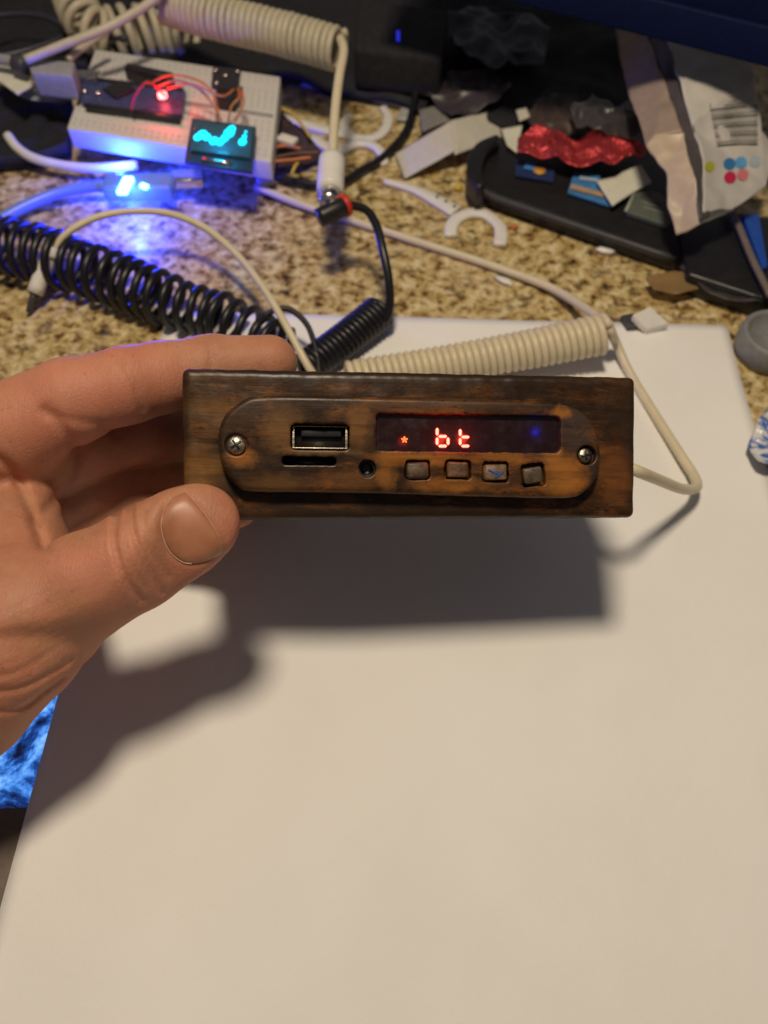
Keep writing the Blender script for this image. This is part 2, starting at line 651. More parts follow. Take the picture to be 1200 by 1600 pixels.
def vdb_mesh(d, lo, vox, iso=0.0):
    g = openvdb.FloatGrid(background=float(d.max()))
    g.copyFromArray(np.ascontiguousarray(d, dtype=np.float32))
    pts, quads = g.convertToQuads(isovalue=iso)
    pts = np.asarray(pts, dtype=np.float64) * vox + np.array(lo)
    return pts, np.asarray(quads)


def grid(lo, hi, vox):
    ax = [np.arange(lo[i], hi[i] + vox, vox, dtype=np.float32) for i in range(3)]
    return np.meshgrid(*ax, indexing='ij')


def polysdf(X, Y, P):
    d = np.full(X.shape, 1e9, np.float32)
    inside = np.zeros(X.shape, bool)
    n = len(P)
    for i in range(n):
        x0, y0 = P[i]; x1, y1 = P[(i + 1) % n]
        ex_, ey_ = x1 - x0, y1 - y0
        t = np.clip(((X - x0) * ex_ + (Y - y0) * ey_) / (ex_ ** 2 + ey_ ** 2 + 1e-18), 0, 1)
        d = np.minimum(d, (X - x0 - t * ex_) ** 2 + (Y - y0 - t * ey_) ** 2)
        c1 = (Y >= y0) != (Y >= y1)
        if abs(ey_) > 1e-12:
            inside ^= c1 & (X < ex_ * (Y - y0) / ey_ + x0)
    d = np.sqrt(d)
    return np.where(inside, -d, d)


def extr(d2, dz, r):
    a, b = d2 + r, dz + r
    return np.minimum(np.maximum(a, b), 0) + np.sqrt(np.maximum(a, 0) ** 2 + np.maximum(b, 0) ** 2) - r


def rough3(X, Y, Z, sc, seed=0):
    """cheap smooth noise made of sines"""
    r = np.random.RandomState(seed)
    o = 0
    for k in range(7):
        v = r.normal(size=3); v /= np.linalg.norm(v)
        s = sc * (0.6 + 1.6 * r.rand())
        o = o + np.sin((X * v[0] + Y * v[1] + Z * v[2]) * s + r.rand() * 6.28) / 7
    return o


def mk_np(name, pq, mat, parent=None, org=None, xform=None):
    pts, quads = pq
    me = bpy.data.meshes.new(name)
    if xform is not None:
        pts = pts @ xform[0].T + xform[1]
    if org is not None:
        pts = pts - np.array(org)
    me.from_pydata(pts.tolist(), [], quads[:, ::1].tolist())
    me.materials.append(mat)
    me.shade_smooth()
    o = bpy.data.objects.new(name, me)
    COL.objects.link(o)
    ORG[o.name] = Vector(org) if org is not None else None
    if parent: o.parent = parent
    return o


def fix_normals(o, outside_hint=None):
    bm = bmesh.new(); bm.from_mesh(o.data)
    bmesh.ops.recalc_face_normals(bm, faces=bm.faces)
    bm.to_mesh(o.data); bm.free()
    o.data.shade_smooth()


# case
DEP = 0.046
cl = [face(283, 574), face(995, 588), face(993, 809), face(286, 813)]
x0 = (cl[0].x + cl[3].x) / 2; x1 = (cl[1].x + cl[2].x) / 2
OR_DK = (0.026, 0.016, 0.010)
OR_OR = (0.30, 0.125, 0.022)
vox = 0.00045
X, Y, Z = grid((x0 - 0.002, cl[3].y - 0.002, -DEP - 0.002), (x1 + 0.002, cl[0].y + 0.003, 0.0015), vox)
rc = 0.0016
d2 = polysdf(X[:, :, 0], Y[:, :, 0], [(cl[0].x + rc, cl[0].y - rc), (cl[1].x - rc, cl[1].y - rc), (cl[2].x - rc, cl[2].y + rc), (cl[3].x + rc, cl[3].y + rc)])[:, :, None] - rc
dc = extr(np.broadcast_to(d2, X.shape), np.abs(Z + DEP / 2) - DEP / 2, 0.0018)
dc = dc + 0.00016 * rough3(X, Y, Z, 900, 3)
yc = face(315, 691).y
dc = dc + 0.00006 * np.exp(-((Y - yc - 0.0003 * np.sin(X * 600)) / 0.0005) ** 2) * (X < face(346, 690).x)
S_case = [(face(308, 691).x, yc, 0.0075, 0.00042, (0.004, 0.003, 0.002), 1.0), (face(322, 686).x, yc + 0.0007, 0.005, 0.0003, (0.01, 0.006, 0.004), 0.8), ((x0 + x1) / 2, cl[0].y, 0.07, 0.0032, OR_DK, 0.95), ((x0 + x1) / 2, cl[3].y, 0.07, 0.0032, OR_DK, 0.95), (x0, (cl[0].y + cl[3].y) / 2, 0.0030, 0.022, OR_DK, 0.9), (x1, (cl[0].y + cl[3].y) / 2, 0.0040, 0.022, OR_DK, 0.9), (face(312, 735).x, face(312, 735).y, 0.008, 0.008, (0.22, 0.105, 0.026), 0.7), (face(960, 740).x, face(960, 740).y, 0.006, 0.009, (0.20, 0.07, 0.018), 0.55),
          (face(330, 640).x, face(330, 640).y, 0.010, 0.004, (0.14, 0.07, 0.02), 0.5), (face(970, 640).x, face(970, 640).y, 0.008, 0.008, OR_DK, 0.6),
          (face(640, 590).x, face(640, 590).y, 0.060, 0.0022, OR_DK, 0.6), (face(400, 800).x, face(400, 800).y, 0.060, 0.003, OR_DK, 0.6)]
case = mk_np('case', vdb_mesh(dc, (x0 - 0.002, cl[3].y - 0.002, -DEP - 0.002), vox), wood('case_wood', S_case), player)
fix_normals(case)

# front plate
TH = 0.0046
outline = [(341, 700), (340, 683), (344, 662), (354, 644), (380, 624), (403, 617), (470, 616), (600, 619), (760, 623), (868, 626), (897, 634), (918, 648), (932, 672),
           (939, 700), (939, 730), (931, 752), (914, 769), (890, 778), (800, 777), (660, 773), (500, 769), (392, 768), (368, 758), (354, 742), (345, 722)]
op = [face(a, b, TH) for a, b in outline]
op = spline([Vector((p.x, p.y, 0)) for p in op + op[:1]], 3)[:-1]
op = [(p.x, p.y) for p in op]
vox = 0.00022
lo = (min(p[0] for p in op) - 0.001, min(p[1] for p in op) - 0.001, -0.0012)
hi = (max(p[0] for p in op) + 0.001, max(p[1] for p in op) + 0.001, TH + 0.001)
X, Y, Z = grid(lo, hi, vox)
X2, Y2 = X[:, :, 0], Y[:, :, 0]
d2 = polysdf(X2, Y2, op)[:, :, None]
zc, zh = (TH - 0.0008) / 2, (TH + 0.0008) / 2
dp = extr(np.broadcast_to(d2, X.shape), np.abs(Z - zc) - zh, 0.0014)
dp = dp + 0.00012 * rough3(X, Y, Z, 700, 5)


def rhole(px0, py0, px1, py1, r, depth, wob=0.00012, seed=1, rot=0.0):
    a, b = face(px0, py0, TH), face(px1, py1, TH)
    cx, cy, hx, hy = (a.x + b.x) / 2, (a.y + b.y) / 2, abs(b.x - a.x) / 2, abs(b.y - a.y) / 2
    u = (X2 - cx) * math.cos(rot) + (Y2 - cy) * math.sin(rot)
    v = -(X2 - cx) * math.sin(rot) + (Y2 - cy) * math.cos(rot)
    qx, qy = np.abs(u) - hx + r, np.abs(v) - hy + r
    d = np.minimum(np.maximum(qx, qy), 0) + np.sqrt(np.maximum(qx, 0) ** 2 + np.maximum(qy, 0) ** 2) - r
    d = d + wob * rough3(X2, Y2, X2 * 0, 2200, seed)
    return np.maximum(np.broadcast_to(d[:, :, None], X.shape), (TH - depth) - Z)


def smax(a, b, k):
    h = np.clip(0.5 - 0.5 * (b - a) / k, 0, 1)
    return b + (a - b) * h + k * h * (1 - h)


holes = [rhole(454, 661, 546, 704, 0.0012, 0.02), rhole(441, 713, 525, 727, 0.0008, 0.02, 0.0001, 2), rhole(588, 645, 876, 708, 0.0010, 0.0019, 0.00016, 3),
         rhole(633, 719, 672, 750, 0.0008, 0.0030, 0.0002, 4), rhole(695, 718, 736, 749, 0.0008, 0.0030, 0.0002, 5),
         rhole(754, 721, 795, 754, 0.0008, 0.0030, 0.00025, 6), rhole(815, 724, 852, 760, 0.0008, 0.0032, 0.00025, 7, 0.1)]
cj = face(574, 732, TH)
holes.append(np.maximum(np.sqrt((X - cj.x) ** 2 + (Y - cj.y) ** 2) - 0.00195, TH - 0.02 - Z))
c1, c2 = face(369, 695, TH), face(917, 711, TH)
holes.append(np.maximum(np.sqrt((X - c1.x) ** 2 + (Y - c1.y) ** 2) - 0.0025, TH - 0.0008 - Z))
holes.append(np.maximum(np.sqrt((X - c2.x) ** 2 + (Y - c2.y) ** 2) - 0.0023, TH - 0.0022 - Z))
for h in holes:
    dp = smax(dp, -h, 0.00035)


def fs(px, py, rx, ry, col, amt):
    p = face(px, py, TH)
    return (p.x, p.y, rx, ry, col, amt)


BRT = (0.31, 0.118, 0.020)
S_plate = [fs(640, 632, 0.05, 0.0016, (0.05, 0.035, 0.026), 0.5), fs(905, 672, 0.0065, 0.0085, (0.045, 0.033, 0.027), 0.92), fs(930, 745, 0.004, 0.008, (0.03, 0.02, 0.018), 0.9),
           fs(355, 700, 0.0042, 0.011, OR_DK, 0.85), fs(385, 635, 0.0075, 0.0045, OR_DK, 0.85), fs(880, 742, 0.0068, 0.0062, BRT, 0.95), fs(650, 717, 0.013, 0.0024, BRT, 0.85),
           fs(780, 716, 0.011, 0.0019, BRT, 0.8), fs(708, 758, 0.011, 0.0022, BRT, 0.7), fs(440, 672, 0.0062, 0.006, (0.20, 0.095, 0.03), 0.7), fs(560, 665, 0.0042, 0.006, (0.20, 0.09, 0.025), 0.7),
           fs(377, 716, 0.0048, 0.003, BRT, 0.8), fs(876, 645, 0.003, 0.002, BRT, 0.8), fs(430, 755, 0.010, 0.003, (0.14, 0.065, 0.02), 0.6), fs(540, 750, 0.010, 0.003, (0.17, 0.07, 0.02), 0.55),
           fs(862, 712, 0.003, 0.004, BRT, 0.85), fs(605, 735, 0.003, 0.006, BRT, 0.7), fs(500, 705, 0.011, 0.0013, (0.20, 0.12, 0.05), 0.5)]
plate = mk_np('front_panel', vdb_mesh(dp, lo, vox), wood('panel_wood', S_plate), player)
fix_normals(plate)
ex3, ey3, ez3 = Vector((1, 0, 0)), Vector((0, 1, 0)), Vector((0, 0, 1))


def fbox(px0, py0, px1, py1, z0, z1, bevel=0.0, seg=3, rot=0.0, n=TH):
    a, b = face(px0, py0, n), face(px1, py1, n)
    c = Vector(((a.x + b.x) / 2, (a.y + b.y) / 2, (z0 + z1) / 2))
    ux = Vector((math.cos(rot), math.sin(rot), 0)); uy = Vector((-math.sin(rot), math.cos(rot), 0))
    return box(c, ux * abs(b.x - a.x) / 2, uy * abs(b.y - a.y) / 2, ez3 * (z1 - z0) / 2, bevel, seg)


# display
dm = NT('display_filter')
dm.b.inputs['Base Color'].default_value = (0.014, 0.004, 0.005, 1)
cc = dm.coord()
dm.l(dm.ramp(dm.noise(cc, 300, 5, 0.7), [(0.35, 0.16), (0.7, 0.36)]), dm.b.inputs['Roughness'])
disp = mk('display', fbox(586, 643, 878, 710, TH - 0.0022, TH - 0.0017), dm.m, player, smooth=False)
zs = TH - 0.00166


def seg2(pts, wd, z, th=0.0001):
    out = []
    a, b = Vector(pts[0]), Vector(pts[1])
    t = (b - a).normalized(); s = Vector((-t.y, t.x, 0))
    P = [a, a + t * wd / 2 + s * wd / 2, b - t * wd / 2 + s * wd / 2, b, b - t * wd / 2 - s * wd / 2, a + t * wd / 2 - s * wd / 2]
    return prism([Vector((p.x, p.y, z)) for p in P], th)


def digit(name, px, segs, h=30, wdt=17):
    def q(u, v):  # u 0..1 across, v 0..1 up, slanted
        p = face(px + u * wdt + 0.0 * v, 697 - v * h, TH - 0.0017)
        return Vector((p.x, p.y, 0))
    lines = {'f': ((0, 1), (0, .5)), 'e': ((0, .5), (0, 0)), 'g': ((0, .5), (1, .5)), 'd': ((0, 0), (1, 0)), 'c': ((1, .5), (1, 0))}
    core, edge = [], []
    for k in segs:
        a, b = q(*lines[k][0]), q(*lines[k][1])
        t = (b - a)
        a2, b2 = a + t * 0.10, b - t * 0.10
        core.append(seg2((a2, b2), 0.00060, zs + 0.0001))
        tt = t.normalized() * 0.00012
        edge.append(seg2((a2 - tt, b2 + tt), 0.00098, zs))  # wider red backing imitates the glow scattered in the filter
    e = mk(name, join(*edge), M['dighalo'], player, smooth=False)
    mk('lit_core', join(*core), M['dig'], e, smooth=False)


digit('letter', 683, 'fegcd')
digit('letter', 719, 'fegd', 28, 16)
pa = face(632, 687, TH - 0.0017)
st = []
for k in range(5):
    a = math.radians(90 + 72 * k)
    st.append(seg2((Vector((pa.x, pa.y, 0)), Vector((pa.x + 0.00082 * math.cos(a), pa.y + 0.00082 * math.sin(a), 0))), 0.00042, zs + 0.00002 * k))
mk('indicator_light', join(*st), emit('orange_indicator', (1.0, 0.10, 0.02), 3.0), player, smooth=False)
for px, py, e in ((692, 684, 0.0012), (727, 684, 0.0012), (632, 687, 0.0002)):
    q = face(px, py, TH)
    lamp('display_glow', O + ex * q.x + ey * q.y + en * (TH + 0.0004), e, (1.0, 0.03, 0.015), 0.0012)

lq = face(850, 670, TH)
lamp('added_blue_sheen', O + ex * lq.x + ey * lq.y + en * (TH + 0.0040), 0.0003, (0.02, 0.03, 1.0), 0.0005)  # added lamp, no part of the display; makes the blue reflection on it
# usb socket
us = []
usb = mk('usb_socket', join(fbox(456, 698, 544, 702, 0.0006, TH - 0.0004, 0.0002), fbox(457, 663, 543, 666, 0.0006, TH - 0.0022, 0.0001),
                            fbox(456, 664, 460, 701, 0.0006, TH - 0.0020, 0.0001), fbox(540, 664, 544, 701, 0.0006, TH - 0.0020, 0.0001)), M['oldmetal'], player)
mk('tongue', fbox(470, 669, 534, 681, 0.0007, TH - 0.0026, 0.0002), M['blacksoft'], usb)
mk('cavity', fbox(452, 660, 548, 706, 0.0001, 0.0005), M['black'], usb)
mk('card_slot', fbox(438, 711, 528, 729, 0.0001, 0.0005), M['black'], player)
mk('audio_jack', lathe([(0.0019, -0.0045), (0.0019, -0.0012), (0.0016, -0.0012), (0.0016, -0.0040), (0.0002, -0.0040)], Vector((cj.x, cj.y, TH)), ez3), M['black'], player)
# buttons
BT = [(652, 735, 35, 26, 0.04, (0.050, 0.032, 0.022)), (715, 734, 33, 25, 0.0, (0.070, 0.036, 0.018)), (774, 738, 36, 25, 0.05, (0.095, 0.070, 0.045)), (833, 743, 29, 26, 0.18, (0.055, 0.046, 0.036))]
for i, (x, y, wd, ht, ro, bc) in enumerate(BT):
    V, Fc = fbox(x - wd / 2, y - ht / 2, x + wd / 2, y + ht / 2, TH - 0.0040, TH + 0.0004, 0.0006, 3, ro)
    V = [v + Vector((noise.noise(v * 900), noise.noise(v * 900 + ex3 * 5), noise.noise(v * 700 + ex3 * 9))) * 0.00036 for v in V]
    b = mk('button', (V, Fc), plain('button_wood_%d' % i, (bc[0] * 1.35, bc[1] * 1.15, bc[2] * 0.8), 0.5, 0.6, 520, bump=0.0004), player)
    if i == 2:
        c_ = face(x, y, TH)
        mk('blue_streak', join(seg2((Vector((c_.x - 0.0018, c_.y + 0.0006, 0)), Vector((c_.x + 0.0004, c_.y - 0.0004, 0))), 0.0004, TH + 0.00055, 0.0002),
                               seg2((Vector((c_.x - 0.0003, c_.y - 0.0012, 0)), Vector((c_.x + 0.0019, c_.y + 0.0001, 0))), 0.0004, TH + 0.00058, 0.0002)), M['blue'], b, smooth=False)
# screws
for k, (c_, dz) in enumerate(((c1, 0.0), (c2, -0.0012))):
    r = 0.0021 if k == 0 else 0.0018
    sc = mk('screw', lathe([(r, -0.0016), (r, -0.0002), (r * 0.9, 0.0001), (r * 0.6, 0.00035), (r * 0.2, 0.0005)], Vector((c_.x, c_.y, TH + dz)), ez3), M['oldmetal'], player)
    a = 0.6 if k == 0 else 0.2
    cr = []
    for q in (0, math.pi / 2):
        t = Vector((math.cos(a + q), math.sin(a + q), 0)) * r * 0.62
        cc_ = Vector((c_.x, c_.y, TH + dz + 0.00042))
        s = Vector((-t.y, t.x, 0)).normalized() * 0.00026
        cr.append(box(cc_ + ez3 * 0.00002 * (q > 0), t, s, ez3 * 0.00016, 0.00004, 1))
    mk('cross_slot', join(*cr), M['black'], sc)


# ================================================================ HAND
def HC(px, py, d):
    """camera-frame point (x right, y up, z back)"""
    return np.array([(px - 600) / FPX * d, (800 - py) / FPX * d, -d])


def R(px, d):
    return px * d / FPX


hv = 0.0006
dm_ = 0.185
hlo = (HC(-260, 1250, 0.2)[0], HC(0, 1330, 0.185)[1], -0.262)
hhi = (HC(490, 0, 0.2)[0], HC(0, 470, 0.215)[1], -0.128)
X, Y, Z = grid(hlo, hhi, hv)


def cap(a, b, ra, rb, sy=1.0):
    a = np.array(a); b = np.array(b)
    ab = b - a
    px, py, pz = X - a[0], Y - a[1], Z - a[2]
    t = np.clip((px * ab[0] + py * ab[1] + pz * ab[2]) / ab.dot(ab), 0, 1)
    d = np.sqrt((px - t * ab[0]) ** 2 + (py - t * ab[1]) ** 2 + ((pz - t * ab[2])) ** 2)
    return (d - (ra + (rb - ra) * t)).astype(np.float32)


def smin(a, b, k):
    h = np.clip(0.5 + 0.5 * (b - a) / k, 0, 1)
    return (b + (a - b) * h - k * h * (1 - h)).astype(np.float32)


def chain(nodes, k=0.004):
    """nodes: (px,py,depth,radius px)"""
    out = None
    for i in range(len(nodes) - 1):
        a, b = nodes[i], nodes[i + 1]
        c = cap(HC(*a[:3]), HC(*b[:3]), R(a[3], a[2]), R(b[3], b[2]))
        out = c if out is None else smin(out, c, k)
    return out


thumb = chain([(313, 818, 0.1697, 62), (283, 834, 0.1697, 67), (232, 862, 0.1697, 72), (205, 880, 0.170, 73), (140, 912, 0.170, 79), (40, 975, 0.170, 108), (-60, 1050, 0.172, 130)], 0.003)
index = chain([(422, 566, 0.205, 42), (330, 572, 0.203, 47), (250, 590, 0.199, 54), (200, 602, 0.196, 58), (110, 627, 0.194, 66), (20, 672, 0.194, 76)], 0.002)
middle = chain([(430, 660, 0.248, 40), (310, 668, 0.236, 48), (225, 672, 0.222, 50), (130, 690, 0.212, 58), (20, 740, 0.208, 72)], 0.003)
ring = chain([(420, 752, 0.248, 38), (310, 752, 0.240, 46), (215, 750, 0.230, 50), (130, 760, 0.222, 55), (20, 800, 0.216, 70)], 0.003)
little = chain([(378, 800, 0.204, 22), (330, 812, 0.212, 30), (230, 820, 0.224, 42), (140, 830, 0.228, 48), (30, 860, 0.222, 62)], 0.003)
palm = chain([(10, 700, 0.203, 88), (-60, 790, 0.208, 110), (-110, 900, 0.21, 130)], 0.006)
palm2 = chain([(20, 815, 0.222, 80), (-80, 900, 0.218, 120)], 0.006)
web = chain([(30, 800, 0.199, 62), (20, 880, 0.186, 84), (-40, 960, 0.182, 110)], 0.006)
wrist = chain([(30, 970, 0.172, 112), (-40, 995, 0.174, 128), (-160, 1080, 0.176, 165), (-330, 1200, 0.18, 175)], 0.01)
heel = chain([(10, 1022, 0.168, 80), (-60, 1080, 0.170, 104)], 0.006)
pl_ = Z + 0.1630 + 0.18 * (X - HC(300, 830, 0.165)[0]) - 0.00003 * np.maximum(0, HC(245, 830, 0.165)[0] - X) * 6000 + 22.0 * ((Y - HC(300, 820, 0.165)[1]) + 0.62 * (X - HC(300, 820, 0.165)[0])) ** 2
pl_ = pl_ - 1.2 * np.maximum(0, HC(262, 830, 0.165)[0] - X)
h_ = np.clip(0.5 - 0.5 * (pl_ - thumb) / 0.003, 0, 1)
thumb = (pl_ + (thumb - pl_) * h_ + 0.003 * h_ * (1 - h_)).astype(np.float32)
hand_d = smin(index, palm, 0.006)
hand_d = smin(hand_d, smin(middle, palm2, 0.004), 0.0022)
hand_d = smin(hand_d, ring, 0.0016)
hand_d = smin(hand_d, little, 0.0014)
hand_d = smin(hand_d, smin(web, palm2, 0.005), 0.003)
hand_d = smin(hand_d, smin(wrist, heel, 0.008), 0.010)
hand_d = smin(hand_d, thumb, 0.0035)
del thumb, index, middle, ring, little, palm, palm2, web, wrist, heel
PX = (X / -Z * FPX + 600).astype(np.float32)
PY = (800 - Y / -Z * FPX).astype(np.float32)


def polydist(pts):
    d = np.full(X.shape, 1e6, np.float32)
    for (x0, y0), (x1, y1) in zip(pts[:-1], pts[1:]):
        ax, ay = x1 - x0, y1 - y0
        t = np.clip(((PX - x0) * ax + (PY - y0) * ay) / (ax * ax + ay * ay), 0, 1)
        d = np.minimum(d, (PX - x0 - t * ax) ** 2 + (PY - y0 - t * ay) ** 2)
    return np.sqrt(d)


def groove(pts, wpx, depth, zmin=-0.19, zmax=0):
    global hand_d
    m = 1 / (1 + np.exp(-(Z - zmin) / 0.002))
    p = spline([Vector((a, b, 0)) for a, b in pts], 4)
    hand_d = hand_d + depth * np.exp(-(polydist([(q.x, q.y) for q in p]) / wpx) ** 2) * m


# knuckle creases of the thumb
groove([(184, 800), (178, 838), (186, 878), (202, 912), (222, 938)], 6.0, 0.00100)
groove([(204, 792), (208, 828), (222, 868), (240, 902), (252, 925)], 6.0, 0.00090)
groove([(196, 810), (196, 850), (210, 890), (228, 918)], 5, 0.00035)
groove([(222, 800), (228, 835), (243, 868), (262, 900)], 5.5, 0.00045)
groove([(165, 830), (164, 860), (176, 900)], 4, 0.00015)
# folds of the palm and finger bases
groove([(-20, 705), (18, 735), (45, 790), (68, 856)], 9, 0.0012, -0.235)
groove([(70, 640), (96, 668), (118, 705), (100, 760), (58, 812)], 10, 0.0008, -0.235)
groove([(184, 676), (160, 664), (110, 655), (72, 645)], 8, 0.0004, -0.215)
groove([(188, 560), (210, 600), (222, 640)], 6, 0.0005, -0.205)
groove([(322, 528), (330, 555), (328, 590)], 6, 0.0004, -0.215)
# wrist folds
groove([(-20, 1082), (30, 1076), (80, 1052), (112, 1030)], 5, 0.0006)
groove([(-20, 1112), (30, 1108), (70, 1080), (100, 1058)], 4.5, 0.0006)
groove([(-20, 1058), (20, 1052), (60, 1030), (92, 1008)], 5, 0.0003)
for k in range(9):
    y = 930 + 14 * k
    groove([(-20, y + 30), (20, y + 22 + 4 * math.sin(k)), (70, y - 4 + 3 * math.sin(2 * k)), (120, y - 34)], 3.5, 0.00010)
NAIL = [(290, 769), (270, 779), (257, 796), (253, 818), (257, 842), (268, 863), (285, 876), (306, 880), (330, 873), (350, 861), (342, 840), (327, 814), (310, 791), (297, 776)]
# soft nail fold round the nail and a little flattening under it
groove(NAIL + NAIL[:1], 4.5, 0.00035)
hand_d = hand_d + 0.00018 * rough3(X, Y, Z, 380, 13)
# the fingers press against the box, they do not enter it
pts, quads = vdb_mesh(hand_d, hlo, hv)
del X, Y, Z, PX, PY, hand_d
RC = np.array([list(R_), list(U_), list(-F_)]).T
org = W(60, 900, 0.19)
hand = mk_np('hand', (pts, quads), M['skin'], None, org=tuple(org), xform=(RC, np.array(CAM)))
hand.location = org
fix_normals(hand)
tag(hand, 'bare hand gripping the wooden box by its end, thumb in front', 'hand')
tree = BVHTree.FromPolygons([v.co + org for v in hand.data.vertices], [tuple(p.vertices) for p in hand.data.polygons])


def hit(px, py, lift=0.0):
    v = (F_ + (px - 600) / FPX * R_ + (800 - py) / FPX * U_).normalized()
    loc, nor, _, _ = tree.ray_cast(CAM, v)
    if loc is None:
        return W(px, py, 0.165)
    return loc - v * lift


ol = spline([Vector((a, b, 0)) for a, b in NAIL + NAIL[:1]], 4)[:-1]
cxn = sum(p.x for p in ol) / len(ol); cyn = sum(p.y for p in ol) / len(ol)
V, Fc = [hit(cxn, cyn, 0.0006)], []
rings = [0.15, 0.3, 0.45, 0.6, 0.75, 0.88, 0.96, 1.0, 1.0]
for k, s in enumerate(rings):
    for p in ol:
        lift = 0.0006 if k < 6 else (0.00055, 0.00040, -0.0006)[k - 6]
        V.append(hit(cxn + (p.x - cxn) * s, cyn + (p.y - cyn) * s, lift))
n = len(ol)
for i in range(n):
    Fc.append([0, 1 + i, 1 + (i + 1) % n])
for k in range(len(rings) - 1):
    for i in range(n):
        j = (i + 1) % n
        Fc.append([1 + k * n + i, 1 + (k + 1) * n + i, 1 + (k + 1) * n + j, 1 + k * n + j])
nm = NT('nail')
nm.l(nm.ramp(nm.noise(nm.coord(), 160, 3), [(0.35, (0.36, 0.145, 0.075)), (0.65, (0.45, 0.20, 0.115))]), nm.b.inputs['Base Color'])
nm.set(Roughness=0.42, Subsurface_Weight=0.2, Subsurface_Scale=0.001)
nail = mk('thumbnail', (V, Fc), nm.m, hand)
fix_normals(nail)
edge = [(290, 770), (298, 777), (310, 791), (327, 814), (342, 840), (350, 860)]
mk('nail_tip', tube([hit(a, b, 0.0006) for a, b in edge], 0.00009, 6), plain('nail_tip', (0.50, 0.30, 0.17), 0.5), nail)
cut = [(257, 797), (252, 818), (256, 843), (267, 864), (285, 878), (300, 881)]
mk('cuticle', tube([hit(a, b, 0.0003) for a, b in cut], 0.00010, 6), plain('cuticle', (0.66, 0.44, 0.30), 0.6), nail)

# ================================================================ CABLES NEAR THE BOX
# ivory coiled cable
rr = 0.00135
ax = [T(540, 592, 0.0072), T(700, 568, 0.0085), T(830, 545, 0.0115), T(946, 521, 0.0150)]
cc_ = coil_points(ax, lambda t: 0.0050 + 0.0012 * t, 0.00262, 16)
wc = empty('coiled_cable', T(760, 570), 'ivory coiled cable along the far edge of the paper, its cord entering the box', 'cable')
mk('coil', tube(cc_, rr, 8, 0), M['ivory'], wc)
cordA = TP([(400, 291, .004), (475, 321, .003), (569, 351, .002), (662, 381, .002), (756, 411, .002), (850, 445, .003), (893, 468, .006), (930, 493, .013), (950, 512, .0185), (960, 530, .012)])
mk('cord', tube(cordA, 0.0017, 10), M['ivory'], wc)
cordB = [T(950, 505, .0195), T(962, 535, .008), T(985, 585, .003), T(1028, 655, .003), T(1066, 715, .004), T(1085, 745, .005), T(1088, 762, .009), T(1066, 764, .018), T(1030, 750, 0.034), T(998, 737, 0.046), W(960, 722, 0.210)]
mk('cord', tube(cordB, 0.00165, 10), M['ivory'], wc)

# black coiled cable
bc = empty('coiled_cable', T(250, 460), 'long black coiled cable stretched across the counter behind the fingers', 'cable')
ax = [T(-60, 372, 0.013), T(40, 392, 0.012), T(150, 425, 0.011), T(260, 468, 0.010), T(350, 500, 0.0095), T(440, 545, 0.0095)]
mk('coil', tube(coil_points(ax, lambda t: 0.0108 - 0.0030 * t, 0.0056, 18, jitter=0.18), 0.00155, 8, 0), M['blacksoft'], bc)
ax = [T(478, 575, 0.0075), T(540, 530, 0.0080), T(594, 488, 0.0085)]
mk('coil', tube(coil_points(ax, lambda t: 0.0052 + 0.0006 * t, 0.0022, 16), 0.0012, 8, 0), M['blacksoft'], bc)
mk('cord', tube(TP([(585, 470, .014), (600, 500, .010), (609, 480, .014), (607, 435, .022), (598, 390, .028), (588, 352, .031), (572, 328, .032), (545, 320, .031)]), 0.0016, 10), M['blacksoft'], bc)
mk('cord', tube(TP([(405, 500, .016), (430, 484, .018), (455, 485, .018), (480, 508, .016), (494, 548, .013), (500, 590, .010)]), 0.0011, 8), M['blacksoft'], bc)
mk('plug', tube(TP([(540, 321, .031), (525, 328, .031), (498, 341, .030)]), 0.0036, 12, 4), M['black'], bc)
mk('red_ring', tube(TP([(541, 320, .031), (535, 323, .031)]), 0.0042, 14, 2), M['red'], bc)

# white arched cable with a jack plug
jc = empty('audio_cable', T(60, 460), 'thin white cable arching above the black coil, ending in a jack plug', 'cable')
mk('cord', tube(TP([(84, 388, .018), (108, 362, .022), (150, 340, .024), (205, 330, .024), (265, 334, .023), (320, 356, .021), (370, 398, .019), (410, 448, .019), (442, 500, .018), (478, 566, .012), (495, 592, .008)]), 0.0014, 10), M['ivory'], jc)
mk('plug', tube(TP([(80, 394, .017), (70, 418, .013), (54, 458, .007)]), 0.0030, 14, 4), M['white'], jc)
mk('collar', tube(TP([(82, 388, .018), (77, 403, .016)]), 0.0034, 14, 3), M['white'], jc)
mk('tip', tube(TP([(54, 458, .007), (44, 488, .002)]), lambda t: 0.0016 - 0.0006 * t, 10, 4), M['darkgrey'], jc)

# cable with a glowing plug
lm = NT('milky_plastic')
lm.set(Roughness=0.35, Transmission_Weight=0.35, Subsurface_Weight=0.3, Subsurface_Scale=0.004)
lm.b.inputs['Base Color'].default_value = (0.25, 0.42, 0.85, 1)
lc = empty('lit_cable', T(200, 300), 'milky cable with a bright blue light glowing in its plug', 'cable')
mk('cord', tube(TP([(-40, 372, .004), (0, 344, .004), (40, 322, .005), (90, 302, .006), (135, 293, .007), (165, 291, .008)]), 0.0024, 12), lm.m, lc)
pa, pb = T(165, 292, .009), T(272, 292, .009)
e1 = (pb - pa) / 2
e2 = Vector((-e1.y, e1.x, 0)).normalized() * 0.0056
pg = mk('plug', box((pa + pb) / 2, e1, e2, Vector((0, 0, 0.0036)), 0.0016), lm.m, lc)
q = T(196, 290, .0135)
mk('light', box(q, Vector((0.0021, 0, 0)), Vector((0.0006, 0.0052, 0)), Vector((0, 0, 0.0010)), 0.0006), M['blueled'], pg)
q = T(225, 291, .0133)
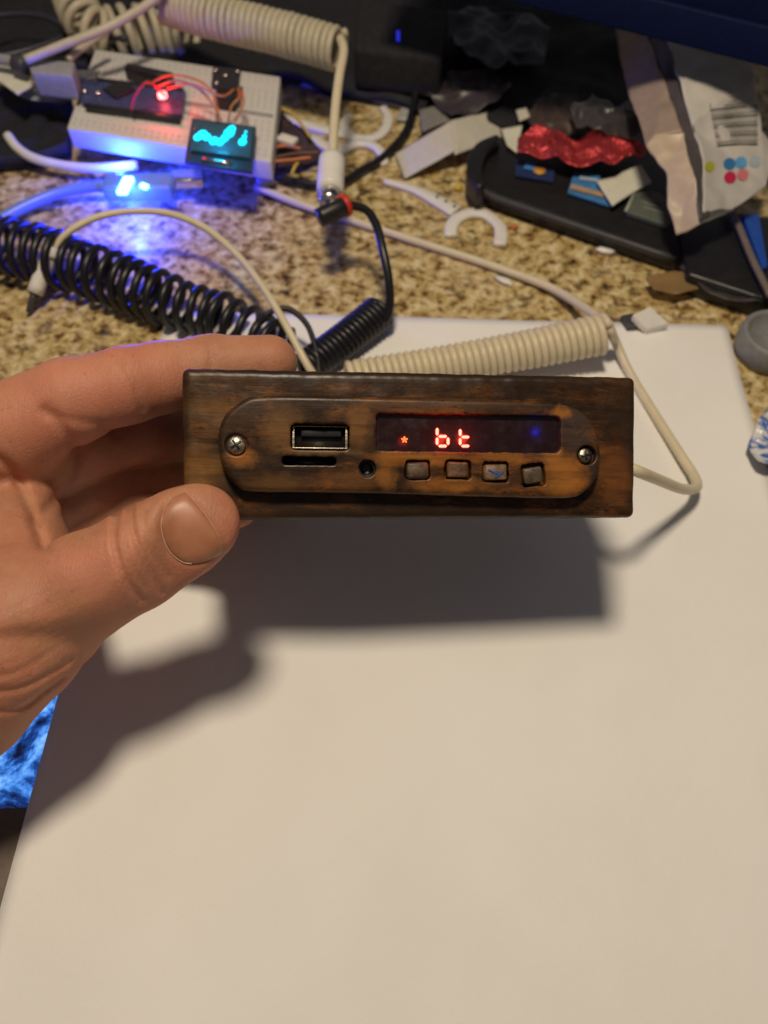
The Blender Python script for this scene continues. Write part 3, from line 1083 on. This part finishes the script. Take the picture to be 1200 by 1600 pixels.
mk('light', box(q, Vector((0.0016, -0.0009, 0)), Vector((0.0004, 0.0012, 0)), Vector((0, 0, 0.0006)), 0.0005), M['blueled'], pg)
mk('metal_tip', box(T(293, 279, .009), Vector((0.0068, 0.0008, 0)), Vector((-0.0004, 0.0042, 0)), Vector((0, 0, 0.0022)), 0.0006), M['metal'], lc)
lamp('blue_light', T(200, 324, 0.010), 0.20, (0.012, 0.022, 1.0), 0.003)
lamp('blue_light', T(186, 262, 0.011), 0.24, (0.008, 0.03, 1.0), 0.002)

tag(mk('cable', tube(TP([(12, 212, .010), (28, 232, .009), (55, 248, .008), (100, 259, .007), (150, 263, .007), (215, 258, .007)]), 0.0021, 12), M['white']), 'short thick white cable end curving below the breadboard', 'cable')

# ================================================================ BREADBOARD
ZT = 0.020
bFL, bFR, bNL = T(139, 75, ZT), T(428, 118, ZT), T(104, 200, ZT)
bx = (bFR - bFL); by = (bFL - bNL)
by = by - bx * (by.dot(bx) / bx.dot(bx)) * 0.15
bb = empty('breadboard', T(250, 230), 'white breadboard carrying a microcontroller, a small cyan screen and orange wires', 'breadboard')
cb = bNL + bx / 2 + by / 2 + Vector((0, 0, -0.0045))
mk('board', box(cb, bx / 2, by / 2, Vector((0, 0, 0.0045)), 0.0008), M['board'], bb)
# groove and rows of holes
gs = []
hu, hw = bx.normalized(), by.normalized()
mk('centre_groove', box(bNL + bx / 2 + by * 0.5 + Vector((0, 0, 0.0001)), bx * 0.485, hw * 0.0012, Vector((0, 0, 0.0002))), plain('groove', (0.30, 0.29, 0.28), 0.6), bb, smooth=False)
for r_ in (0.06, 0.11, 0.22, 0.27, 0.32, 0.37, 0.42, 0.58, 0.63, 0.68, 0.73, 0.78, 0.89, 0.94):
    for k in range(30):
        gs.append(box(bNL + bx * (0.03 + 0.94 * k / 29) + by * r_ + Vector((0, 0, 0.0001)), hu * 0.00045, hw * 0.00045, Vector((0, 0, 0.0002))))
mk('holes', join(*gs), plain('hole_dark', (0.46, 0.45, 0.44), 0.6), bb, smooth=False)['kind'] = 'stuff'
ctl = mk('microcontroller', prism(TP([(121, 121), (290, 141), (284, 180), (127, 160)], ZT + 0.0026), 0.0016), M['pcb'], bb, smooth=False)
mk('usb_port', box(T(134, 120, ZT + 0.0042), Vector((0.0062, -0.0008, 0)), Vector((0.0006, 0.0030, 0)), Vector((0, 0, 0.0014)), 0.0004), M['metal'], ctl)
mk('chip', box(T(186, 140, ZT + 0.0034), Vector((0.0036, -0.0036, 0)), Vector((0.0036, 0.0036, 0)), Vector((0, 0, 0.0007)), 0.0002), M['chip'], ctl)
for p in ((131, 138), (152, 141)):
    mk('push_button', disc(T(p[0], p[1] + 2, ZT + 0.0042), 0.0014, 0.0016), M['metal'], ctl)
for a, b in (((150, 122), (285, 138)), ((133, 162), (280, 182))):
    mk('pin_row', strip([a, b], [0.0022, 0.0022], ZT, 0.0034, 3), M['chip'], ctl)
mk('status_light', disc(T(253, 146, ZT + 0.0062), 0.0019, 0.0016), M['redled'], ctl)
lamp('red_light', T(254, 146, ZT + 0.010), 0.012, (1.0, 0.02, 0.03), 0.002)
mk('socket_strip', strip([(197, 101), (266, 116)], [0.0042, 0.0042], ZT, 0.006, 3), M['chip'], bb)
sen = mk('sensor_module', prism(TP([(333, 103), (376, 108), (372, 140), (330, 134)], ZT + 0.010), 0.0016), M['chip'], bb, smooth=False)
for p in ((337, 108), (371, 110), (338, 128), (352, 116)):
    mk('pin', disc(T(p[0], p[1], ZT + 0.0112), 0.0009, 0.001), M['metal'], sen)
mk('header', strip([(340, 140), (366, 144)], [0.004, 0.004], ZT, 0.008, 3), M['chip'], sen)
ol_ = mk('small_screen', prism(TP([(300, 184), (400, 198), (394, 268), (288, 252)], ZT + 0.005), 0.0015), plain('screen_board', (0.02, 0.05, 0.10), 0.35), bb, smooth=False)
mk('glass', prism(TP([(303, 187), (396, 200), (391, 246), (297, 234)], ZT + 0.0066), 0.0014, 0.0002), plain('screen_glass', (0.035, 0.10, 0.15), 0.15), ol_)
mk('metal_edge', strip([(316, 247), (361, 253)], [0.0016, 0.0016], ZT + 0.005, 0.0012, 3), M['metal'], ol_)
dots = []
for (x, y, wx) in ((309, 214, 9), (316, 210, 11), (323, 214, 9), (334, 220, 10), (344, 222, 9), (351, 216, 9), (358, 208, 12), (362, 202, 9), (379, 222, 9), (382, 214, 5), (384, 207, 3)):
    c0 = T(x, y, ZT + 0.0068)
    dots.append(disc(c0 + Vector((0, 0, 0.00003 * len(dots))), wx / 2 * 0.46 / FPX, 0.0001, 12, 1.0, 1.5))
mk('lit_pixels', join(*dots), M['cyan'], ol_, smooth=False)
lamp('screen_glow', T(340, 214, ZT + 0.012), 0.006, (0.0, 0.6, 1.0), 0.004)
for pts in ([(232, 132, .030), (262, 118, .036), (300, 122, .036), (330, 142, .034), (345, 188, .027)], [(240, 138, .030), (275, 126, .037), (312, 140, .036), (336, 170, .032), (340, 188, .027)],
            [(372, 138, .034), (374, 152, .034), (362, 166, .032), (356, 190, .027)], [(258, 150, .028), (232, 128, .036), (212, 148, .032), (205, 172, .026)],
            [(366, 140, .034), (345, 150, .036), (300, 132, .038), (262, 138, .030)], [(378, 140, .034), (380, 162, .032), (368, 190, .027)]):
    mk('jumper_wire', tube(TP(pts), 0.00048, 7), M['orange'] if pts[0][0] != 258 else M['red'], bb)

# grey plug feeding the board
gp = empty('usb_cable', T(60, 130), 'grey plug and cable pushed into the end of the microcontroller', 'cable')
mk('plug', prism(TP([(40, 91), (116, 95), (112, 119), (48, 113)], 0.034), 0.011, 0.0014), M['grey'], gp)
mk('cord', tube(TP([(-60, 90, .030), (0, 93, .030), (36, 101, .030)]), 0.0024, 10), M['grey'], gp)
mk('strain_relief', tube(TP([(24, 99, .030), (42, 103, .030)]), 0.0038, 12, 3), M['darkgrey'], gp)

# ================================================================ CABLES AT THE BACK
bk = empty('coiled_cable', T(400, 60), 'ivory coiled cable behind the breadboard, with a white plug hanging at its end', 'cable')
ax = [T(262, 6, 0.040), T(330, 26, 0.040), T(430, 50, 0.038), T(530, 78, 0.036)]
mk('coil', tube(coil_points(ax, 0.0078, 0.0030, 16, jitter=0.05), 0.0015, 8, 0), M['cream'], bk)  # shade at the back painted in by a darker colour than the cord's
mk('cord', tube(TP([(532, 60, .044), (537, 80, .046), (530, 120, .044), (524, 170, .040), (521, 215, .036), (519, 252, .033)]), 0.0019, 10), M['ivory'], bk)
mk('plug', tube(TP([(519, 250, .033), (517, 276, .032), (516, 300, .031)]), 0.0052, 16, 4), M['white'], bk)
mk('metal_sleeve', tube(TP([(516, 299, .031), (514, 318, .031)]), 0.0038, 14, 3), M['metal'], bk)
b2 = empty('coiled_cable', T(200, 50), 'loose cream coil tangled behind the far edge of the breadboard', 'cable')
ax = [T(112, -22, 0.03), T(120, 10, 0.028), T(140, 42, 0.024), T(170, 56, 0.02)]
mk('coil', tube(coil_points(ax, 0.0088, 0.0056, 18, jitter=0.1), 0.0021, 8, 0), M['cream'], b2)
ax = [T(165, 60, 0.014), T(215, 52, 0.014), T(260, 46, 0.014), T(300, 48, 0.014)]
mk('coil', tube(coil_points(ax, 0.0120, 0.0066, 18, jitter=0.2), 0.0021, 8, 0), M['cream'], b2)
tag(mk('cable', tube(TP([(262, -20, .050), (235, 4, .048), (170, 42, .044), (95, 72, .040), (40, 94, .037)]), 0.0020, 10), M['cream']), 'straight cream cable crossing diagonally above the grey plug', 'cable')
tag(mk('cable', tube(TP([(162, 52, .035), (132, 72, .034), (106, 93, .034)]), 0.0017, 10), M['cream']), 'short cream cable end poking out beneath the diagonal cable', 'cable')
tag(mk('cable', tube(TP([(652, 70, .02), (652, 120, .012), (646, 165, .006), (632, 208, .004), (598, 246, .003), (565, 266, .003), (535, 284, .003), (495, 288, .003), (445, 280, .003), (405, 270, .003)]), 0.0017, 10), M['blacksoft']),
    'black cable curving round the white plug and the spanners', 'cable')
for k, (pts, lab) in enumerate((([(-60, 96), (20, 84), (80, 66), (130, 45), (190, 30)], 'upper thin black cord sweeping in behind the grey plug'), ([(-60, 104), (10, 94), (70, 78), (140, 60), (200, 60)], 'lower thin black cord sweeping in just above the grey plug'),
                                ([(-60, 30), (30, 22), (80, 30), (120, 60)], 'thin black cord bent over the black cloth'))):
    tag(mk('cord', tube(TP(pts, 0.016 + 0.003 * k), 0.0014, 8), plain('dark_cord_%d' % k, (0.03, 0.03, 0.05), 0.4)), lab, 'cord')

# ================================================================ CLUTTER
# black cloth at the back
bm_pts = TP([(-260, 60), (0, 96), (120, 110), (430, 118), (480, 128), (640, 160), (830, 205), (1010, 225), (1100, 150), (900, -160), (300, -220), (-260, -160)], 0.006)
tag(mk('black_cloth', sheet(bm_pts, 0.003, 0.006, 30, 6, 2.0), M['cloth']), 'rumpled black cloth in the dark behind the breadboard', 'cloth')
tag(mk('black_pouch', sheet(TP([(-80, 150), (0, 138), (60, 142), (112, 150), (104, 226), (60, 238), (-80, 262)], 0.008), 0.006, 0.003, 45, 5, 5.0), M['cloth']), 'dark pouch lit blue beside the breadboard end', 'pouch')
tag(mk('paper_scrap', sheet(TP([(-10, 98), (36, 106), (52, 130), (28, 147), (-10, 122)], 0.024), 0.0008, 0.001, 60, 3), M['labelw']), 'pale paper scrap under the grey plug', 'paper scrap')
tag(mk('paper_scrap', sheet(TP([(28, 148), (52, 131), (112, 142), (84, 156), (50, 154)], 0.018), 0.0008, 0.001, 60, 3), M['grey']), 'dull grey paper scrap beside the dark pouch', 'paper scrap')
gd = empty('black_box', T(620, 80), 'black box in the shadows with a tiny blue light', 'box')
mk('body', prism([T(560, -5, .026), T(700, 15, .026), T(690, 92, .026), T(552, 74, .026)], 0.020, 0.003), M['cloth'], gd)
mk('indicator_light', box(T(622, 57, .0268), Vector((0.0008, 0, 0)), Vector((0, 0.003, 0.0006)), Vector((0, 0, 0.0006))), emit('dim_blue_light', (0.03, 0.04, 1.0), 0.55), gd)

# white flat spanners
sp = empty('plastic_spanner', T(700, 330), 'white plastic fork-shaped spanner lying beside the black tray', 'spanner', 'flat white plastic spanners')
mk('handle', strip([(600, 280), (640, 291), (662, 300), (690, 315), (712, 328)], [0.0028, 0.0038, 0.0050, 0.0066, 0.0070], 0.0, 0.0024), M['white'], sp)
mk('fork', strip([(704, 366), (706, 350), (716, 338), (737, 330), (760, 333), (780, 350), (783, 366), (781, 380)], [0.0052, 0.0056, 0.0052, 0.0050, 0.0050, 0.0054, 0.0054], 0.0001, 0.0026), M['white'], sp)
for a, b in ((683, 307), (697, 314), (710, 322)):
    mk('hole', disc(T(a, b, 0.0027), 0.0007, 0.0002, 14), M['darkgrey'], sp)
sp = empty('plastic_spanner', T(520, 200), 'white plastic spanner with a round hook, behind the hanging white plug', 'spanner', 'flat white plastic spanners')
mk('handle', strip([(430, 178), (475, 191), (524, 204), (548, 208)], [0.0040, 0.0052, 0.0058, 0.0050], 0.0, 0.0024), M['white'], sp)
mk('fork', strip([(545, 176), (538, 190), (543, 206), (562, 214), (588, 211), (604, 196), (606, 178), (598, 165)], [0.0030, 0.0044, 0.0048, 0.0048, 0.0048, 0.0044, 0.0036], 0.0001, 0.0026), M['white'], sp)
sp = empty('plastic_spanner', T(560, 240), 'white plastic spanner with a curved jaw, partly under the black cable', 'spanner', 'flat white plastic spanners')
mk('handle', strip([(486, 212), (505, 224), (528, 236)], [0.0040, 0.0050, 0.0052], 0.0, 0.0024), M['white'], sp)
mk('fork', strip([(520, 262), (524, 246), (536, 230), (560, 221), (584, 225), (598, 240), (601, 254)], [0.0036, 0.0046, 0.0048, 0.0048, 0.0046, 0.0042, 0.0036], 0.0001, 0.0026), M['white'], sp)
tag(mk('plastic_strip', strip([(472, 128), (530, 140), (600, 154), (634, 164), (630, 186)], [0.003, 0.004, 0.005, 0.006, 0.007], 0.001, 0.0015), plain('pale_strip', (0.40, 0.40, 0.38), 0.5)), 'pale thin plastic strip lying behind the spanners', 'strip')

lf = empty('leaflet', T(700, 230), 'folded printed leaflet lying between the spanners and the tray', 'leaflet')
mk('page', sheet([T(617, 240, .003), T(707, 187, .012), T(711, 236, .010), T(632, 278, .002)], 0.0004, 0.0006, 60, 4), M['paperw'], lf)
mk('page', sheet([T(707, 187, .012), T(781, 167, .004), T(785, 217, .003), T(711, 240, .010)], 0.0004, 0.0006, 60, 4, 3), M['paperw'], lf)
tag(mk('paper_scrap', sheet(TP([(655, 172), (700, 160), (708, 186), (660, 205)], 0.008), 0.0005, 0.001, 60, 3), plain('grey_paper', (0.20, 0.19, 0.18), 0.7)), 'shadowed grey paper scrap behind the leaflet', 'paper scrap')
tag(mk('paper_scrap', sheet(TP([(784, 202), (816, 196), (808, 238), (793, 228)], 0.010), 0.0005, 0.001, 60, 3), M['labelw']), 'small cream paper scrap between the leaflet and the red foil', 'paper scrap')

tr = empty('black_tray', T(880, 330), 'black plastic tray holding cards, foil and labels', 'tray')
tp = TP([(772, 214), (747, 228), (737, 250), (737, 272), (750, 292), (780, 306), (1056, 402), (1130, 400), (1150, 260), (1000, 205), (860, 205)], 0.008)
mk('base', prism(tp, 0.0068, 0.0012), M['black'], tr)
mk('lip', strip([(750, 293), (780, 307), (905, 350), (1056, 401)], [0.002, 0.0024, 0.0024, 0.002], 0.006, 0.0026), M['darkgrey'], tr)
mk('end_wall', strip([(778, 212), (755, 226), (743, 248), (742, 270), (752, 290)], [0.003, 0.006, 0.007, 0.006, 0.003], 0.006, 0.009), M['black'], tr)
fo = NT('red_foil')
fo.b.inputs['Base Color'].default_value = (0.62, 0.07, 0.08, 1)
fo.set(Roughness=0.42, Metallic=0.75)
fo.l(fo.bump(fo.noise(fo.coord(scale=(1, 0.5, 1)), 330, 3, 0.5, 0.6), 0.8, 0.003), fo.b.inputs['Normal'])
tag(mk('foil_wrapper', sheet(TP([(810, 214), (840, 206), (900, 214), (960, 216), (1010, 222), (1005, 246), (960, 262), (900, 262), (850, 252), (808, 244)], 0.015), 0.0007, 0.0042, 48, 5, 7.0, True), fo.m), 'crumpled shiny red foil wrapper on the black tray', 'wrapper')
cdm = plain('dark_blue_card', (0.02, 0.035, 0.12), 0.4)
c_ = empty('card', T(840, 270), 'dark blue printed card with an orange spot, under the red foil', 'card')
mk('board', sheet(TP([(806, 248), (868, 258), (864, 284), (805, 274)], 0.0095), 0.0006, 0.0001, 60, 1), cdm, c_, smooth=False)
mk('orange_spot', disc(T(843, 266, 0.0103), 0.0026, 0.0004), plain('card_orange', (0.65, 0.32, 0.04), 0.5), c_)
mk('blue_patch', prism(TP([(822, 252), (838, 255), (836, 266), (818, 263)], 0.0102), 0.0003), plain('card_blue', (0.05, 0.22, 0.55), 0.5), c_, smooth=False)
c_ = empty('card', T(920, 300), 'bright blue printed card tucked under the white label', 'card')
mk('board', sheet(TP([(897, 269), (936, 273), (956, 323), (887, 301)], 0.0095), 0.0006, 0.0001, 60, 1), plain('light_blue_card', (0.05, 0.20, 0.46), 0.45, 0.2), c_, smooth=False)
mk('orange_band', prism(TP([(893, 287), (940, 300), (944, 308), (891, 294)], 0.0103), 0.0004), plain('card_tan', (0.42, 0.28, 0.18), 0.5), c_, smooth=False)
mk('pale_band', prism(TP([(906, 275), (934, 279), (935, 283), (905, 280)], 0.0103), 0.0004), plain('card_pale', (0.35, 0.45, 0.60), 0.5), c_, smooth=False)
tag(mk('blank_label', sheet(TP([(932, 282), (962, 276), (973, 268), (1001, 256), (1018, 284), (990, 300), (957, 321)], 0.012), 0.0006, 0.0005, 60, 3), M['labelw']), 'blank white label with a notched edge on the black tray', 'label')
c_ = empty('card', T(1010, 330), 'grey-green ribbed card lying by the snack pouch', 'card')
mk('board', prism(TP([(992, 298), (1030, 300), (1060, 330), (1044, 352), (977, 330)], 0.0105), 0.0022, 0.0004), plain('grey_green', (0.10, 0.115, 0.095), 0.5), c_)
mk('bright_edge', strip([(978, 329), (992, 299)], [0.0012, 0.0012], 0.0107, 0.0006, 2), plain('pale_edge', (0.35, 0.38, 0.30), 0.5), c_)
for k in range(3):
    mk('ridge', strip([(1000 + 3 * k, 306 + 8 * k), (1036 + 5 * k, 318 + 8 * k)], [0.0008, 0.0008], 0.0106, 0.0005, 2), plain('ridge', (0.22, 0.24, 0.20), 0.5), c_)

cp = NT('clear_plastic')
cp.set(Roughness=0.3, Transmission_Weight=0.92, IOR=1.45)
cp.b.inputs['Base Color'].default_value = (0.45, 0.42, 0.42, 1)
tag(mk('plastic_bag', sheet(TP([(890, 175), (940, 150), (1000, 165), (1010, 205), (950, 212), (900, 205)], 0.020), 0.0005, 0.0040, 60, 5, 11.0, True), cp.m), 'clear crinkled plastic bag behind the red foil', 'bag')

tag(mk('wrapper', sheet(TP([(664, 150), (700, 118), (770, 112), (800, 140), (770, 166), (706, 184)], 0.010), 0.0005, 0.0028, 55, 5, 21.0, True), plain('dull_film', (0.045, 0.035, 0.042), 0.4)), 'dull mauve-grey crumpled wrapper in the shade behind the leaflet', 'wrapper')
tag(mk('wrapper', sheet(TP([(820, 178), (850, 150), (905, 160), (930, 196), (880, 212), (830, 206)], 0.012), 0.0005, 0.0028, 60, 5, 25.0, True), plain('brown_film', (0.06, 0.04, 0.035), 0.4)), 'brown crumpled wrapper directly behind the red foil', 'wrapper')
tag(mk('paper_scrap', sheet(TP([(806, 172), (822, 168), (828, 182), (812, 188)], 0.013), 0.0005, 0.001, 60, 2, 3), M['paperw']), 'tiny pale scrap behind the black tray rim', 'paper scrap')
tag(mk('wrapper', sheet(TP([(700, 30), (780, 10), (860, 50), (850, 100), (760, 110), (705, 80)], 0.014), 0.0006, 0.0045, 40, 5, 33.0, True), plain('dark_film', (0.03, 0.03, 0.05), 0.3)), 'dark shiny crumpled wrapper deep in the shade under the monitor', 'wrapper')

# snack pouch
po = empty('snack_pouch', T(1090, 300), 'beige and white foil pouch with barcode and coloured dots at the corner', 'pouch')
beige = plain('pouch_beige', (0.50, 0.40, 0.30), 0.42, 0.1, 120)
beige_shaded = plain('pouch_beige_shaded', (0.30, 0.23, 0.19), 0.45, 0.15, 120)  # darkened beige paints the monitor's shade on the upper side panel
silver = plain('pouch_white', (0.52, 0.50, 0.47), 0.38, 0.08, 150)
mk('side_panel', sheet([T(1010, 227, .036), T(1040, 271, .033), T(1044, 321, .028), T(1056, 366, .022), T(1094, 349, .028), T(1084, 279, .036), T(1067, 208, .040), T(1022, 212, .038)], 0.0008, 0.0020, 90, 4, 2), beige, po)
mk('side_panel', sheet([T(960, 40, .030), T(971, 102, .034), T(983, 150, .036), T(1010, 228, .036), T(1022, 213, .038), T(1066, 208, .040), T(1040, 137, .044), T(1012, 50, .046)], 0.0008, 0.0014, 60, 4, 4), beige_shaded, po)
mk('gusset', sheet([T(1012, 50, .046), T(1040, 137, .044), T(1067, 208, .040), T(1084, 279, .036), T(1094, 349, .028), T(1108, 340, .028), T(1098, 248, .038), T(1082, 190, .042), T(1062, 137, .046), T(1040, 50, .050)], 0.0008, 0.0010, 60, 3, 6), plain('pouch_dark', (0.07, 0.06, 0.065), 0.35), po)
mk('front_panel', sheet([T(1040, 50, .050), T(1062, 137, .0465), T(1082, 190, .0425), T(1098, 248, .038), T(1100, 332, .030), T(1146, 325, .026), T(1198, 290, .026), T(1216, 230, .030), T(1190, 206, .036), T(1180, 120, .048), T(1150, 40, .055)], 0.0008, 0.0020, 55, 5, 8), silver, po)
mk('bottom_tip', sheet([T(1094, 350, .024), T(1106, 346, .024), T(1148, 328, .024), T(1130, 318, .027), T(1100, 326, .027)], 0.0006, 0.0004, 60, 2, 1), M['labelw'], po)
fp = [o for o in COL.objects if o.name.startswith('front_panel') and o.parent is po][0]
ptree = BVHTree.FromPolygons([v.co + ORG[po.name] for v in fp.data.vertices], [tuple(p.vertices) for p in fp.data.polygons])


def on_pouch(px, py, lift=0.0004):
    v = (F_ + (px - 600) / FPX * R_ + (800 - py) / FPX * U_).normalized()
    loc = ptree.ray_cast(CAM, v)[0]
    return (loc if loc is not None else T(px, py, 0.038)) - v * lift


bl_ = []
for k in range(15):
    y0_, y1_ = 160 + k * 4.6, 150 + k * 5.0
    wd_ = 0.9 + 0.9 * ((k * 7) % 3)
    A = [(1108 + k * 0.9, y0_ + 3), (1150, (y0_ + y1_) / 2 + 3), (1184, y1_ + 5)]
    P_ = [on_pouch(a, b - wd_ / 2) for a, b in A]; Q_ = [on_pouch(a, b + wd_ / 2) for a, b in A]
    bl_.append((P_ + Q_, [[0, 1, 4, 3], [1, 2, 5, 4]]))
mk('barcode', join(*bl_), M['chip'], po, smooth=False)
for (x, y, r, c__) in ((1140, 256, 9.5, (0.03, 0.17, 0.42)), (1158, 254, 9.5, (0.10, 0.32, 0.60)), (1180, 252, 9, (0.38, 0.46, 0.52)), (1141, 277, 9.5, (0.50, 0.02, 0.07)), (1161, 273, 9, (0.62, 0.18, 0.20)), (1109, 260, 8, (0.38, 0.40, 0.03))):
    ringp = [on_pouch(x + r * math.cos(t * math.pi / 10), y + r * math.sin(t * math.pi / 10), 0.0005) for t in range(20)]
    mk('printed_dot', (ringp + [on_pouch(x, y, 0.0005)], [[t, (t + 1) % 20, 20] for t in range(20)]), plain('dot', c__, 0.45), po)

# monitor hanging over the back
mo = empty('monitor', T(950, 60), 'dark slab of a monitor looming over the clutter', 'monitor')
pA, pB = T(1260, 116, 0.062), T(690, -28, 0.064)
d_ = (pB - pA)
up = Vector((0, 0, 1)); nrm = Vector((-d_.y, d_.x, 0)).normalized()
if nrm.y < 0: nrm = -nrm
lean = (up + nrm * 0.25).normalized()
mk('housing', box((pA + pB) / 2 + lean * 0.13 + nrm * 0.012 - d_ * 0.05, d_ * 0.75, nrm * 0.012, lean * 0.13, 0.003), M['panel'], mo)
mk('bezel', box((pA + pB) / 2 + lean * 0.006 - nrm * 0.0012 - d_ * 0.05, d_ * 0.74, nrm * 0.0012, lean * 0.006, 0.0008), M['panel'], mo)

# things at the right edge
tag(mk('black_case', prism(TP([(1060, 345), (1150, 330), (1260, 350), (1260, 480), (1180, 462), (1075, 428)], 0.010), 0.0095, 0.0015), M['black']), 'black case under the foot of the snack pouch', 'case')
tag(mk('grey_strap', strip([(1140, 318), (1156, 352), (1178, 405), (1206, 460)], [0.0026] * 2, 0.012, 0.0018), plain('strap', (0.16, 0.13, 0.11), 0.5)), 'narrow grey-brown strap slanting over the black case', 'strap')
tag(mk('blue_clip', prism(TP([(1160, 334), (1186, 334), (1200, 415), (1192, 420)], 0.013), 0.003, 0.0004), M['blue']), 'bright blue plastic piece beside the slanting strap', 'clip')
pm = NT('amber_plastic')
pm.set(Roughness=0.25, Transmission_Weight=0.55)
pm.b.inputs['Base Color'].default_value = (0.45, 0.30, 0.14, 1)
tag(mk('plastic_wrap', sheet(TP([(1010, 432), (1050, 424), (1096, 430), (1092, 450), (1060, 458), (1022, 452)], 0.006), 0.0005, 0.0008, 80, 4), pm.m), 'brownish curl of plastic wrap near the black case', 'wrap')
tag(mk('plastic_wrap', sheet(TP([(1062, 416), (1084, 410), (1120, 438), (1192, 452), (1194, 472), (1150, 470), (1098, 448)], 0.008), 0.0004, 0.002, 80, 4, 5), cp.m), 'clear shiny plastic wrap along the front of the black case', 'wrap')
sv = empty('small_plug', T(1015, 500), 'small silver-white plug at the far edge of the paper', 'plug')
mk('shell', prism([T(988, 492, .008), T(1016, 478, .009), T(1046, 505, .005), T(1012, 515, .004)], 0.003, 0.0006), M['white'], sv)
mk('sleeve', prism(TP([(970, 492), (990, 488), (1010, 508), (982, 510)], 0.004), 0.003, 0.0006), M['darkgrey'], sv)
rg = T(1204, 540, 0.004)
tag(mk('round_cap', lathe([(0.0118, 0), (0.0128, 0.003), (0.0125, 0.010), (0.0112, 0.0112), (0.0100, 0.010), (0.0090, 0.006), (0.0010, 0.005)], Vector((rg.x, rg.y, 0)), (0, 0, 1), 40), plain('grey_rubber', (0.20, 0.20, 0.20), 0.55)), 'round grey rubber cap at the picture edge', 'cap')
bp = NT('printed_bag')
bp.l(bp.ramp(bp.noise(bp.coord(), 170, 4, 0.6, 1.5), [(0.40, (0.05, 0.13, 0.42)), (0.52, (0.62, 0.62, 0.62)), (0.62, (0.66, 0.66, 0.64)), (0.74, (0.14, 0.24, 0.5))]), bp.b.inputs['Base Color'])
bp.set(Roughness=0.3)
tag(mk('printed_bag', sheet(TP([(1172, 690), (1182, 660), (1200, 640), (1260, 620), (1270, 740), (1200, 728), (1186, 720)], 0.010), 0.0006, 0.003, 90, 4), bp.m), 'blue and white patterned plastic bag beside the paper', 'bag')

# scraps and crumbs
ws = empty('wire_scraps', T(465, 235), 'tangle of brown, orange and yellow wire ends beside the breadboard', 'wires')
mk('brown_wrap', sheet(TP([(424, 170), (446, 182), (476, 206), (508, 238), (470, 256), (428, 262)], 0.005), 0.001, 0.002, 90, 4), plain('brown_wrap', (0.05, 0.03, 0.035), 0.5), ws)
for k, (pts, mm) in enumerate((([(450, 172), (466, 188), (478, 204), (484, 214)], 'yellow'), ([(428, 176), (440, 170), (456, 178)], 'yellow'), ([(468, 250), (460, 262), (456, 272)], 'yellow'), ([(424, 232), (444, 228), (470, 232)], 'orange'), ([(430, 246), (462, 240), (500, 238)], 'brown'), ([(428, 252), (452, 250), (486, 246)], 'orange'))):
    mk('wire', tube(TP(pts, 0.009 + 0.0006 * k), 0.0007, 7), M[mm], ws)
tag(mk('plastic_chip', box(T(449, 219, .012), Vector((0.0038, -0.002, 0)), Vector((0.0012, 0.0022, 0)), Vector((0, 0, 0.0012)), 0.0005), M['white']), 'white plastic chip lying on the wire tangle', 'chip')
tag(mk('plastic_chip', box(T(418, 282, .0016), Vector((0.0040, 0.0022, 0)), Vector((-0.0012, 0.0024, 0)), Vector((0, 0, 0.0014)), 0.0005), M['white']), 'white plastic chip just below the breadboard corner', 'chip')


def crumb(px, py, rx, ry, mat, lab, name='crumb', ang=0.0):
    bm = bmesh.new()
    bmesh.ops.create_icosphere(bm, subdivisions=3, radius=1)
    c = T(px, py, 0)
    for v in bm.verts:
        q = v.co.copy() * (1 + 0.35 * noise.noise(v.co * 2 + Vector((px, py, 0))))
        x, y = q.x * rx, q.y * ry
        v.co = Vector((c.x + x * math.cos(ang) - y * math.sin(ang), c.y + x * math.sin(ang) + y * math.cos(ang), ry * 0.7 + q.z * ry * 0.7))
    tag(mk(name, frombm(bm), M[mat]), lab, 'scrap')


crumb(787, 442, 0.0040, 0.0015, 'white', 'elongated white crumb on the granite below the ivory cord', ang=-0.6)
crumb(945, 395, 0.0040, 0.0016, 'white', 'white oval scrap against the front of the black tray', ang=-0.25)
crumb(716, 297, 0.0020, 0.0018, 'yellow', 'small yellow bead at the end of the black tray', 'bead')
crumb(803, 357, 0.0018, 0.0012, 'orange', 'tiny orange speck by the spanner jaw', 'speck')
crumb(690, 386, 0.0018, 0.0006, 'cream', 'tiny pale shaving beneath the ivory cord', 'shaving', -0.2)
